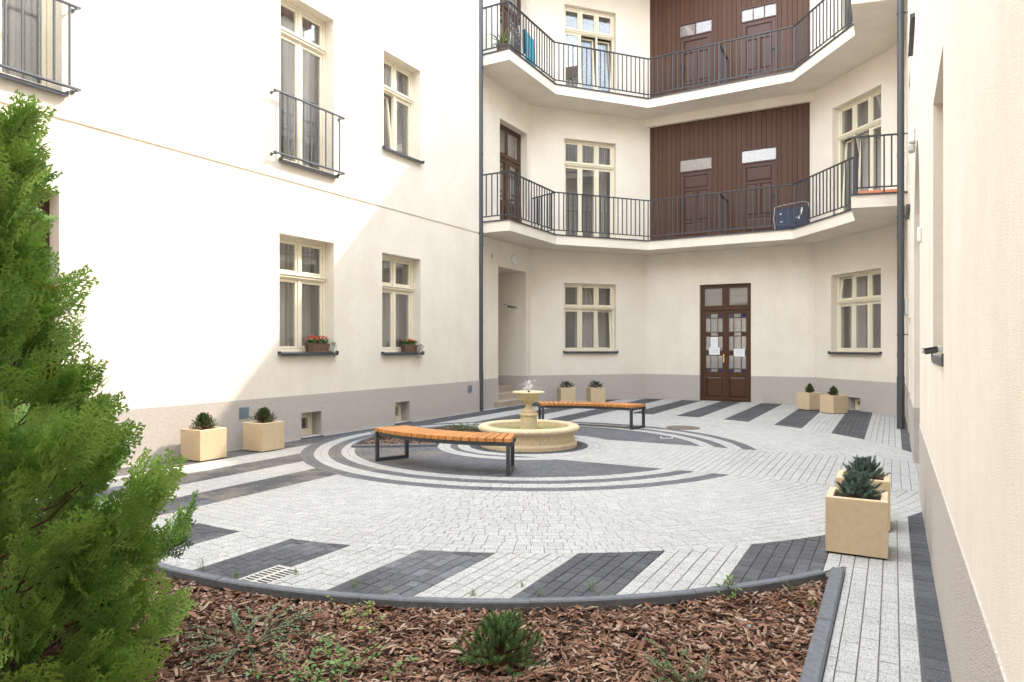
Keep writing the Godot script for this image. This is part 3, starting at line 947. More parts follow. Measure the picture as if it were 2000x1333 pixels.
func build_right_house() -> void:
	var f := wall_frame(Vector2(RIGHT_X, -16.75), Vector2(RIGHT_X, 5.0))
	var b := thing("gate_house", "cream house wing with an arched gateway and a small floodlight, in shade", "building", f)
	var at := func(z: float, y: float) -> Transform3D: return Transform3D(Basis(), Vector3(z + 16.75, y, 0))
	var gate := [6.55, 8.70, -0.2, 3.85]
	var holes := [gate, [11.35, 12.42, 1.44, 3.13], [3.2, 4.3, 3.72, 5.97], [5.85, 7.05, 5.55, 7.4], [3.1, 4.2, -0.2, 1.97]]
	part(b, "wall", wall_shape(0, 21.75, PLINTH, 4.1, 0.5, holes), M.plaster)
	part(b, "groove", wall_shape(0, 21.75, 4.1, 4.118, 0.5, holes, -0.012), M.plaster)
	part(b, "upper_wall", wall_shape(0, 21.75, 4.118, 12.3, 0.5, holes), M.plaster)
	for q in [[0, 3.1], [4.2, 6.55], [8.70, 21.75]]: part(b, "plinth", wall_shape(q[0], q[1], -0.1, PLINTH, 0.5, [], 0.006), M.plinth_plaster)
	var s := Shape.new()
	arch_fill(s, 6.55, 8.70, 2.75, 3.85, 0.5)
	part(b, "arch", s, M.plaster)
	var g := group_node(b, "gateway")
	s = Shape.new()
	for u in [6.55, 8.70]:
		s.quad(Vector3(u, PLINTH, -3.5), Vector3(u, PLINTH, -0.5), Vector3(u, 4.0, -0.5), Vector3(u, 4.0, -3.5))
	s.quad(Vector3(6.55, 3.9, -3.5), Vector3(8.7, 3.9, -3.5), Vector3(8.7, 3.9, -0.5), Vector3(6.55, 3.9, -0.5))
	part(g, "passage_wall", s, M.plaster)
	s = Shape.new()
	for u in [6.55, 8.70]:
		s.quad(Vector3(u, -0.1, -3.5), Vector3(u, -0.1, -0.5), Vector3(u, PLINTH, -0.5), Vector3(u, PLINTH, -3.5))
	part(g, "passage_plinth", s, M.plinth_plaster)
	for k in 2:
		part(g, "gate_leaf", box_shape(Vector3(6.55 + 1.08 * k, 0, -3.6), Vector3(7.62 + 1.08 * k, 3.9, -3.5), 0.01), M.door_brown)
	window(b, at.call(-5.4, 1.44), 1.07, 1.69, 2, 1.15, {"out": 0.004})
	window(b, at.call(-13.55, 3.72), 1.1, 2.25, 2, 1.5, {"out": 0.05})
	window(b, at.call(-10.9, 5.55), 1.2, 1.85, 2, 1.2, {"out": 0.05})
	part(b, "service_door", box_shape(Vector3(3.1, 0, -0.2), Vector3(4.2, 1.97, -0.12), 0.01), M.frame_cream)
	part(b, "eave", box_shape(Vector3(-0.2, 12.3, -1.0), Vector3(21.75, 12.72, 0.15), 0.02), M.roof_tile)

func build_front_house() -> void:
	var f := wall_frame(Vector2(RIGHT_X, 5.0), Vector2(LEFT_X, 5.0))
	var b := thing("street_house", "cream street-side house closing the courtyard, mirrored in the panes", "building", f)
	var holes := []
	for r in 3:
		for k in 3:
			holes.append([0.9 + 2.6 * k, 2.3 + 2.6 * k, 1.4 + 3.9 * r, 3.3 + 3.9 * r])
	part(b, "wall", wall_shape(0, 8.6, PLINTH, 12.2, WALL_T, holes), M.plaster)
	part(b, "plinth", wall_shape(0, 8.6, -0.1, PLINTH, WALL_T, [], 0.006), M.plinth_plaster)
	for h in holes:
		window(b, Transform3D(Basis(), Vector3(h[0], h[2], 0)), 1.4, 1.9, 2, 1.25)
	for r in 2:
		var s := box_shape(Vector3(0, 4.14 + 3.9 * r, 0), Vector3(8.6, 4.4 + 3.9 * r, 0.9))
		part(b, "balcony_slab", s, M.plaster)
		var y := 4.4 + 3.9 * r
		railing(b, [Vector2(0.1, 0.85), Vector2(8.5, 0.85)], y, y + 1.1, 0.14)
	part(b, "eave", box_shape(Vector3(-0.3, 12.2, -1.0), Vector3(8.9, 12.5, 0.4), 0.02), M.roof_tile)

func downpipe(label: String, x: float, z: float, lo: float, r: float, joints: Array, wall: Vector3) -> void:
	var p := thing("downpipe", label, "drainpipe", place(x, 0, z), "grey downpipes in the courtyard corners")
	var s := Shape.new()
	s.tube([Vector3(0, lo, 0), Vector3(0, 12.0, 0)], [r], 20)
	part(p, "pipe", s, M.pipe_grey)
	s = Shape.new()
	s.tube([Vector3(0, lo, 0), Vector3(0, lo + 0.95, 0)], [r + 0.006], 20)
	part(p, "standpipe", s, M.pipe_grey)
	for y in joints:
		s = Shape.new()
		s.tube([Vector3(0, y - 0.06, 0), Vector3(0, y + 0.03, 0), Vector3(0, y + 0.035, 0)], [r + 0.003, r + 0.004, r + 0.001], 20)
		part(p, "joint_collar", s, M.pipe_grey)
		s = Shape.new()
		s.tube([Vector3(0, y + 0.35, 0), Vector3(0, y + 0.38, 0)], [r + 0.007], 20)
		s.bar(Vector3(0, y + 0.365, 0), wall * (r + 0.08) + Vector3(0, y + 0.365, 0), 0.016, 0.016)
		part(p, "bracket", s, M.metal_grey)

# ------------------------------------------------------------------ ground
const R_STRIPES := 5.45
const BAND := [-10.33, -8.2]
const BED_C := Vector2(-4.2, -7.4)
const BED_R := 4.5
var front_bed := PackedVector2Array()       # inside of the kerb
var front_kerb := PackedVector2Array()      # outside of the kerb

func circle(c: Vector2, r: float, n := 160) -> PackedVector2Array:
	var p := PackedVector2Array()
	for k in n:
		p.append(c + Vector2(cos(TAU * k / n), sin(TAU * k / n)) * r)
	return p

func bed_outline(r: float, right: float, left: float) -> PackedVector2Array:
	var p := PackedVector2Array()
	var a0 := atan2(sqrt(r * r - pow(right - BED_C.x, 2)), right - BED_C.x)
	var a1 := atan2(sqrt(r * r - pow(left - BED_C.x, 2)), left - BED_C.x)
	for k in 61:
		var a := lerpf(a0, a1, k / 60.0)
		p.append(BED_C + Vector2(cos(a), sin(a)) * r)
	p.append(Vector2(left, 1.2))
	p.append(Vector2(right, 1.2))
	return p

func side_bed(r0: float, r1: float, spread: float) -> PackedVector2Array:
	var p := PackedVector2Array()
	for k in 25:
		var a := PI + lerpf(-spread, spread, k / 24.0)
		p.append(FOUNTAIN + Vector2(cos(a), sin(a)) * r1)
	for k in 25:
		var a := PI + lerpf(spread, -spread, k / 24.0)
		p.append(FOUNTAIN + Vector2(cos(a), sin(a)) * r0)
	return p

func build_pavement() -> void:
	var ground := part(self, "ground", box_shape(Vector3(-90, -0.3, -110), Vector3(90, -0.16, 80)), M.joint_sand)
	ground.set_meta("kind", "structure")
	front_kerb = bed_outline(BED_R, -0.275, -7.15)
	front_bed = bed_outline(BED_R + 0.066, -0.36, -7.07)
	var yard := PackedVector2Array([Vector2(-8.45, 1.1), Vector2(-8.45, -13.3), Vector2(-9.5, -13.3), Vector2(-9.5, -16.3), Vector2(-8.65, -16.36), Vector2(-6.3, -19.2), Vector2(-1.7, -19.2), Vector2(0.32, -16.7), Vector2(0.32, -10.2), Vector2(4, -10.2), Vector2(4, -8.05), Vector2(0.32, -8.05), Vector2(0.32, 1.1)])
	var pave := group_node(self, "pavement")
	pave.set_meta("kind", "structure")
	var s := Shape.new()
	var hole := front_bed.duplicate()
	for piece in Geometry2D.clip_polygons(yard, hole):
		s.prism(piece, -0.15, -0.009, false)
	part(pave, "sand_joint_bed", s, M.joint_sand)
	part(pave, "rear_paving", box_shape(Vector3(-8.45, -0.15, 1.1), Vector3(0.32, -0.004, 5.1)), M.white_stone0)
	# laying out: rings round the fountain, a straight band to the gateway, stripes along the walls outside the circle
	var band := PackedVector2Array([Vector2(FOUNTAIN.x + 0.35, BAND[0]), Vector2(3.2, BAND[0]), Vector2(3.2, BAND[1]), Vector2(FOUNTAIN.x + 0.35, BAND[1])])
	var cut_bed := side_bed(1.40, 2.66, deg_to_rad(35.5))
	var items := []     # [xform, dark, tone] for whole pavers
	var cut := Shape.new()
	cut.coloured = true
	var cut_dark := Shape.new()
	cut_dark.coloured = true
	var tone := func(p: Vector2, kind: int) -> Color:
		var j := rng.randf_range(-1, 1)
		var st := noise.get_noise_2d(p.x * 9.0, p.y * 9.0)
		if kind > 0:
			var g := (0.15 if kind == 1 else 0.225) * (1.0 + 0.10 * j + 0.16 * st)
			var dust := clampf(noise.get_noise_2d(p.x * 30.0 + 90, p.y * 30.0) * 1.6, 0, 0.6)
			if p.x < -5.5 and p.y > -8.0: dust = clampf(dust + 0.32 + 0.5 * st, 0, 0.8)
			else: dust *= 0.28
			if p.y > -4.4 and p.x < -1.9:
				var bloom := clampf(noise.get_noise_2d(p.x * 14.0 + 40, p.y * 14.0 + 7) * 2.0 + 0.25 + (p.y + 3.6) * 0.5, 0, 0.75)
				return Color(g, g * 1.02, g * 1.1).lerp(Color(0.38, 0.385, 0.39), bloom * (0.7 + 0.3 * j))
			return Color(g, g * 1.02, g * 1.1).lerp(Color(0.37, 0.325, 0.275), dust)
		var w := 0.52 * (1.0 + 0.06 * j + 0.07 * st)
		var c := Color(w, w * 0.985, w * 0.945)
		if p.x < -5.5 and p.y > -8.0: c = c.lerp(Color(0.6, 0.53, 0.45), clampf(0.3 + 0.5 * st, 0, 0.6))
		return c
	var lay := func(quad: PackedVector2Array, kind: int, minus: Array, inside: PackedVector2Array) -> void:
		var dark := kind > 0
		var mid := (quad[0] + quad[1] + quad[2] + quad[3]) / 4.0
		if not Geometry2D.is_point_in_polygon(mid, yard) and not (mid.x > -8.6 and mid.x < 0.3 and mid.y > -19.1 and mid.y < 2.0 and Geometry2D.is_point_in_polygon(quad[0], yard)): return
		var touched := false
		var gone := true
		for m in minus:
			var ins := 0
			for q in quad:
				if Geometry2D.is_point_in_polygon(q, m): ins += 1
			if ins == 4: return
			if ins > 0: touched = true
		if inside.size():
			var ins := 0
			for q in quad:
				if Geometry2D.is_point_in_polygon(q, inside): ins += 1
			if ins == 0: return
			if ins < 4: touched = true
		var col: Color = tone.call(mid, kind)
		var lift := rng.randf_range(-0.0012, 0.0012)
		if not touched:
			items.append([quad, dark, col, lift])
			return
		var pieces := [quad]
		for m in minus:
			var next := []
			for p in pieces:
				for r in Geometry2D.clip_polygons(p, m):
					if not Geometry2D.is_polygon_clockwise(r): next.append(r)
			pieces = next
		if inside.size():
			var next := []
			for p in pieces:
				next.append_array(Geometry2D.intersect_polygons(p, inside))
			pieces = next
		var into: Shape = cut_dark if dark else cut
		into.tint = col
		for p in pieces:
			if p.size() >= 3 and absf(area(p)) > 0.0002:
				into.prism(p, -0.03, lift, false)
	var nothing := PackedVector2Array()
	var left_side := PackedVector2Array([Vector2(-5.683, -20), Vector2(-5.683, 2), Vector2(-10, 2), Vector2(-10, -20)])
	# rings
	var rows := []
	var add_rows := func(r0: float, r1: float, n: int, kind: int) -> void:
		for k in n: rows.append([lerpf(r0, r1, float(k) / n), lerpf(r0, r1, float(k + 1) / n), kind])
	add_rows.call(0.70, 0.90, 2, 1)
	add_rows.call(0.90, 1.08, 2, 0)
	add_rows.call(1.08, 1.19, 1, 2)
	add_rows.call(1.19, 1.38, 2, 0)
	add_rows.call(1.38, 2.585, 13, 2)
	add_rows.call(2.585, 2.775, 2, 0)
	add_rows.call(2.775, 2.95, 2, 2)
	add_rows.call(2.95, 3.15, 2, 0)
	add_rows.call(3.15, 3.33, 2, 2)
	add_rows.call(3.33, R_STRIPES, 23, 0)
	for row in rows:
		var r0: float = row[0] + 0.0025
		var r1: float = row[1] - 0.0025
		var a := rng.randf_range(0, 1)
		var end := a + TAU
		while a < end - 0.001:
			var da: float = rng.randf_range(0.085, 0.15) / row[1]
			if a + da * 1.6 > end: da = end - a
			var g := 0.0022 / r1
			var q := PackedVector2Array([FOUNTAIN + Vector2.from_angle(a + g) * r0, FOUNTAIN + Vector2.from_angle(a + da - g) * r0, FOUNTAIN + Vector2.from_angle(a + da - g) * r1, FOUNTAIN + Vector2.from_angle(a + g) * r1])
			var minus := []
			if row[1] > 1.09: minus.append(band)
			if row[1] > 1.35 and row[0] < 2.7: minus.append(cut_bed)
			if r1 > 5.0: minus.append(front_kerb)
			if row[0] > 3.3: minus.append(left_side)
			lay.call(q, row[2], minus, nothing)
			a += da
	# band of straight courses to the gateway
	var ring := circle(FOUNTAIN, 1.083)
	var inner := PackedVector2Array([Vector2(FOUNTAIN.x + 0.352, BAND[0] + 0.003), Vector2(3.2, BAND[0] + 0.003), Vector2(3.2, BAND[1] - 0.003), Vector2(FOUNTAIN.x + 0.352, BAND[1] - 0.003)])
	var x := FOUNTAIN.x + 0.352
	while x < 3.1:
		var w := 0.0915
		var z: float = BAND[0] - rng.randf_range(0, 0.1)
		while z < BAND[1]:
			var l := rng.randf_range(0.10, 0.17)
			lay.call(PackedVector2Array([Vector2(x + 0.0025, z + 0.0022), Vector2(x + w - 0.0025, z + 0.0022), Vector2(x + w - 0.0025, z + l - 0.0022), Vector2(x + 0.0025, z + l - 0.0022)]), 0, [ring], inner)
			z += l
		x += w
	# stripes
	var disc := circle(FOUNTAIN, R_STRIPES + 0.003, 220)
	var grate_hole := PackedVector2Array([Vector2(-3.677, -3.302), Vector2(-3.433, -3.302), Vector2(-3.433, -2.958), Vector2(-3.677, -2.958)])
	var small_disc := circle(FOUNTAIN, 3.333, 200)
	var cols := []
	x = -0.41
	while x < 0.10:
		cols.append([x, x + 0.0875, 0]); x += 0.0875
	cols.append([0.115, 0.245, 1])
	for k in 9:
		var right := -0.41 - 1.055 * k
		for i in 6: cols.append([right - 0.0875 * (i + 1), right - 0.0875 * i, 1])
		for i in 6: cols.append([right - 0.525 - 0.0883 * (i + 1), right - 0.525 - 0.0883 * i, 0])
	for c in cols:
		if c[0] < -9.4: continue
		var z := -19.3 + rng.randf_range(0, 0.1)
		while z < 1.2:
			var l := rng.randf_range(0.085, 0.15)
			var q := PackedVector2Array([Vector2(c[0] + 0.0025, z + 0.0022), Vector2(c[1] - 0.0025, z + 0.0022), Vector2(c[1] - 0.0025, z + l - 0.0022), Vector2(c[0] + 0.0025, z + l - 0.0022)])
			lay.call(q, c[2], [grate_hole, small_disc if c[1] < -5.6 else disc, front_kerb], nothing)
			z += l
	# one bevelled stone, placed by its four corners
	var unit := Shape.new()
	var bv := 0.035
	var top := [Vector3(-0.5 + bv, 0, -0.5 + bv), Vector3(-0.5 + bv, 0, 0.5 - bv), Vector3(0.5 - bv, 0, 0.5 - bv), Vector3(0.5 - bv, 0, -0.5 + bv)]
	var rim := [Vector3(-0.5, -0.0035, -0.5), Vector3(-0.5, -0.0035, 0.5), Vector3(0.5, -0.0035, 0.5), Vector3(0.5, -0.0035, -0.5)]
	var foot := [Vector3(-0.5, -0.03, -0.5), Vector3(-0.5, -0.03, 0.5), Vector3(0.5, -0.03, 0.5), Vector3(0.5, -0.03, -0.5)]
	unit.quad(top[0], top[1], top[2], top[3])
	for k in 4:
		var j := (k + 1) % 4
		unit.quad(rim[k], rim[j], top[j], top[k])
		unit.quad(foot[k], foot[j], rim[j], rim[k])
	var unit_mesh := unit.mesh()
	var placed := []
	for it in items:
		var q: PackedVector2Array = it[0]
		var m := (q[0] + q[1] + q[2] + q[3]) / 4.0
		var ax := ((q[1] + q[2]) - (q[0] + q[3])) / 2.0
		var az := ((q[2] + q[3]) - (q[0] + q[1])) / 2.0
		var t := Transform3D(Basis(Vector3(ax.x, 0, ax.y), Vector3.UP, Vector3(az.x, 0, az.y)), Vector3(m.x, it[3], m.y))
		var tilt := Basis(Vector3(rng.randf_range(-1, 1), 0, rng.randf_range(-1, 1)).normalized(), rng.randf_range(0, 0.008))
		t.basis = tilt * t.basis
		var depth := -0.4878 * m.x - 0.8729 * m.y
		var across := 0.8729 * m.x - 0.4878 * m.y
		var seen := depth > 3.0 and absf(across / depth) < 0.75 and (m.x > -3.9 or m.y < -4.2)
		placed.append([depth if seen else 1000.0 + depth, t, it[1], it[2]])
	placed.sort_custom(func(a, b): return a[0] < b[0])
	for k in 300:
		var it: Array = placed[k]
		var lum: float = it[3].g
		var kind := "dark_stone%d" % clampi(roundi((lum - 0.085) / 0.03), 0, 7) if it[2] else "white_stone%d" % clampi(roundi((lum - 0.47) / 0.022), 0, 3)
		part(pave, "paver", unit_mesh, M[kind], it[1])
	for dark in [false, true]:
		var rest := placed.slice(300).filter(func(a): return a[2] == dark)
		var mm := MultiMesh.new()
		mm.transform_format = MultiMesh.TRANSFORM_3D
		mm.use_colors = true
		mm.mesh = unit_mesh
		mm.instance_count = rest.size()
		for k in rest.size():
			mm.set_instance_transform(k, rest[k][1])
			mm.set_instance_color(k, rest[k][3])
		var o := MultiMeshInstance3D.new()
		o.name = "dark_pavers" if dark else "white_pavers"
		o.multimesh = mm
		o.material_override = M.paver_dark if dark else M.paver_white
		o.set_meta("kind", "stuff")
		pave.add_child(o, true)
	part(pave, "cut_white_pavers", cut, M.paver_white).set_meta("kind", "stuff")
	part(pave, "cut_dark_pavers", cut_dark, M.paver_dark).set_meta("kind", "stuff")

func area(p: PackedVector2Array) -> float:
	var s := 0.0
	for i in p.size():
		var a := p[i]
		var b := p[(i + 1) % p.size()]
		s += a.x * b.y - b.x * a.y
	return s / 2.0

func arc_block(c: Vector2, r0: float, r1: float, a0: float, a1: float, y0: float, y1: float) -> Shape:
	var s := Shape.new()
	var n := maxi(2, int(absf(a1 - a0) * r1 / 0.1))
	var b := 0.008
	var prof := [Vector2(r0, y0), Vector2(r0, y1 - b), Vector2(r0 + b, y1), Vector2(r1 - b, y1), Vector2(r1, y1 - b), Vector2(r1, y0)]
	for k in n:
		var aa := lerpf(a0, a1, float(k) / n)
		var ab := lerpf(a0, a1, float(k + 1) / n)
		for i in prof.size() - 1:
			var q := []
			for w in [[aa, i], [ab, i], [ab, i + 1], [aa, i + 1]]:
				var p: Vector2 = prof[w[1]]
				q.append(Vector3(c.x + cos(w[0]) * p.x, p.y, c.y + sin(w[0]) * p.x))
			var mid := (aa + ab) / 2
			s.out_quad(q[0], q[1], q[2], q[3], Vector3(c.x + cos(mid) * (r0 + r1) / 2, (y0 + y1) / 2, c.y + sin(mid) * (r0 + r1) / 2))
	for a in [a0, a1]:
		var q := []
		for p in prof: q.append(Vector3(c.x + cos(a) * p.x, p.y, c.y + sin(a) * p.x))
		for i in range(1, prof.size() - 1): s.tri(q[0], q[i], q[i + 1])
	return s

func build_kerbs() -> void:
	var k := thing("bed_kerb", "grey concrete kerb stones edging the bark bed in front", "kerb")
	var r0 := BED_R + 0.004
	var r1 := BED_R + 0.068
	var a0 := atan2(sqrt(r1 * r1 - pow(-0.385 - BED_C.x, 2)), -0.385 - BED_C.x)
	var a1 := atan2(sqrt(r1 * r1 - pow(-7.1 - BED_C.x, 2)), -7.1 - BED_C.x)
	var a := a0
	while a < a1 - 0.01:
		var b := minf(a + 0.222, a1)
		part(k, "kerb_stone", arc_block(BED_C, r0, r1 + rng.randf_range(0, 0.003), a, b - 0.0007, -0.15, 0.026 + rng.randf_range(-0.003, 0.003)), M.kerb_concrete)
		a = b
	var z := -5.03
	while z < 1.1:
		var s := box_shape(Vector3(-0.363, -0.15, z), Vector3(-0.28 + rng.randf_range(-0.002, 0.002), 0.03 + rng.randf_range(-0.003, 0.003), z + 0.994), 0.012)
		part(k, "kerb_stone", s, M.kerb_concrete)
		s = box_shape(Vector3(-7.145, -0.15, z + 1.3), Vector3(-7.07, 0.03, z + 2.294), 0.012)
		if z + 1.3 < 1.0: part(k, "kerb_stone", s, M.kerb_concrete)
		z += 1.0
	# weed-proof foil showing under the kerb
	var s := Shape.new()
	for i in 60:
		var aa := lerpf(a0 + 0.1, a1 - 0.5, i / 60.0)
		var ab := lerpf(a0 + 0.1, a1 - 0.5, (i + 1) / 60.0)
		var ya := -0.04 + 0.022 * sin(i * 0.9) + 0.012 * sin(i * 2.7)
		var yb := -0.04 + 0.022 * sin((i + 1) * 0.9) + 0.012 * sin((i + 1) * 2.7)
		var o := 0.012 + 0.006 * sin(i * 1.7)
		var d1 := Vector3(cos(aa), 0, sin(aa))
		var d2 := Vector3(cos(ab), 0, sin(ab))
		var c := Vector3(BED_C.x, 0, BED_C.y)
		s.quad(c + d1 * (r1 + o) + Vector3.UP * -0.14, c + d2 * (r1 + o) + Vector3.UP * -0.14, c + d2 * (r1 + o) + Vector3.UP * yb, c + d1 * (r1 + o) + Vector3.UP * ya)
	part(k, "root_barrier", s, M.foil)
	# the bed beside the fountain
	k = thing("side_bed_kerb", "low grey kerb round the small planted bed beside the fountain", "kerb")
	var sp := deg_to_rad(35)
	for i in 5:
		part(k, "kerb_stone", arc_block(FOUNTAIN, 2.60, 2.655, PI - sp + 2 * sp * i / 5.0, PI - sp + 2 * sp * (i + 1) / 5.0 - 0.001, -0.1, 0.035), M.kerb_concrete)
	for i in 3:
		part(k, "kerb_stone", arc_block(FOUNTAIN, 1.405, 1.46, PI - sp + 2 * sp * i / 3.0, PI - sp + 2 * sp * (i + 1) / 3.0 - 0.001, -0.1, 0.035), M.kerb_concrete)
	for sg in [-1.0, 1.0]:
		var d := Vector2.from_angle(PI + sg * (sp + 0.002))
		var t := Transform3D(Basis(Vector3(d.x, 0, d.y), Vector3.UP, Vector3(d.x, 0, d.y).cross(Vector3.UP)), Vector3(FOUNTAIN.x, 0, FOUNTAIN.y))
		var s2 := Shape.new()
		s2.box(Vector3(1.407, -0.1, -0.03), Vector3(2.653, 0.036, 0.03), t, 0.008)
		part(k, "kerb_stone", s2, M.kerb_concrete)

# ------------------------------------------------------------------ bark
func chip_mesh(seed_n: int) -> ArrayMesh:
	var r := RandomNumberGenerator.new()
	r.seed = seed_n
	var s := Shape.new()
	var up := []
	var dn := []
	var n := 6
	for k in n:
		var a := TAU * (k + 0.5) / n + r.randf_range(-0.3, 0.3)
		var p := Vector3(clampf(cos(a) * 0.75, -0.5, 0.5) * r.randf_range(0.8, 1.1), 0, clampf(sin(a) * 0.7, -0.5, 0.5) * r.randf_range(0.7, 1.1))
		var bend := 0.5 * p.x * p.x
		up.append(p + Vector3.UP * (0.18 + bend * r.randf_range(0.4, 1.2)))
		dn.append(p * 0.9 + Vector3.UP * (-0.18 + bend))
	var c := Vector3(r.randf_range(-0.1, 0.1), r.randf_range(0.2, 0.4), 0)
	for k in n:
		var j := (k + 1) % n
		s.tri(c, up[j], up[k])
		s.quad(up[k], up[j], dn[j], dn[k])
	return s.mesh()

func scatter_bark(called: String, label: String, poly: PackedVector2Array, base: float, count: int, see_all: bool) -> void:
	var o := group_node(self, numbered(called))
	tag(o, label, "mulch")
	o.set_meta("kind", "stuff")
	var meshes := [chip_mesh(1), chip_mesh(2), chip_mesh(3), chip_mesh(4)]
	var lo := Vector2(1e9, 1e9)
	var hi := Vector2(-1e9, -1e9)
	for p in poly:
		lo = lo.min(p); hi = hi.max(p)
	if not see_all: hi.y = minf(hi.y, -0.9); lo.x = maxf(lo.x, -5.6)
	var lists := [[], [], [], []]
	var made := 0
	while made < count:
		var p := Vector2(rng.randf_range(lo.x, hi.x), rng.randf_range(lo.y, hi.y))
		if not Geometry2D.is_point_in_polygon(p, poly): continue
		made += 1
		var kind := rng.randf()
		var l := rng.randf_range(0.016, 0.058) if kind < 0.85 else rng.randf_range(0.06, 0.11)
		var w := l * rng.randf_range(0.2, 0.48) if kind < 0.85 else rng.randf_range(0.008, 0.02)
		if kind > 0.97: w *= 2.2
		var th := rng.randf_range(0.005, 0.012)
		var b := Basis(Vector3.UP, rng.randf_range(0, TAU)) * Basis(Vector3.RIGHT, rng.randfn(0, 0.35)) * Basis(Vector3.BACK, rng.randfn(0, 0.28))
		b = b * Basis.from_scale(Vector3(l, th, w))
		var hump := 0.02 * noise.get_noise_2d(p.x * 60, p.y * 60)
		var t := Transform3D(b, Vector3(p.x, base + hump + rng.randf_range(-0.01, 0.026), p.y))
		var u := rng.randf()
		var c := Color(0.18, 0.088, 0.056).lerp(Color(0.4, 0.225, 0.15), rng.randf())
		if u > 0.78: c = Color(0.43, 0.29, 0.205).lerp(Color(0.56, 0.42, 0.32), rng.randf())
		elif u < 0.13: c = Color(0.06, 0.032, 0.022)
		lists[rng.randi_range(0, 3)].append([t, c])
	for k in 4:
		var mm := MultiMesh.new()
		mm.transform_format = MultiMesh.TRANSFORM_3D
		mm.use_colors = true
		mm.mesh = meshes[k]
		mm.instance_count = lists[k].size()
		for i in lists[k].size():
			mm.set_instance_transform(i, lists[k][i][0])
			mm.set_instance_color(i, lists[k][i][1])
		var m := MultiMeshInstance3D.new()
		m.name = "bark_chips"
		m.multimesh = mm
		m.material_override = M.bark
		m.set_meta("kind", "stuff")
		o.add_child(m, true)
	var s := Shape.new()
	s.prism(poly, base - 0.1, base - 0.012, false)
	part(o, "soil", s, M.soil)

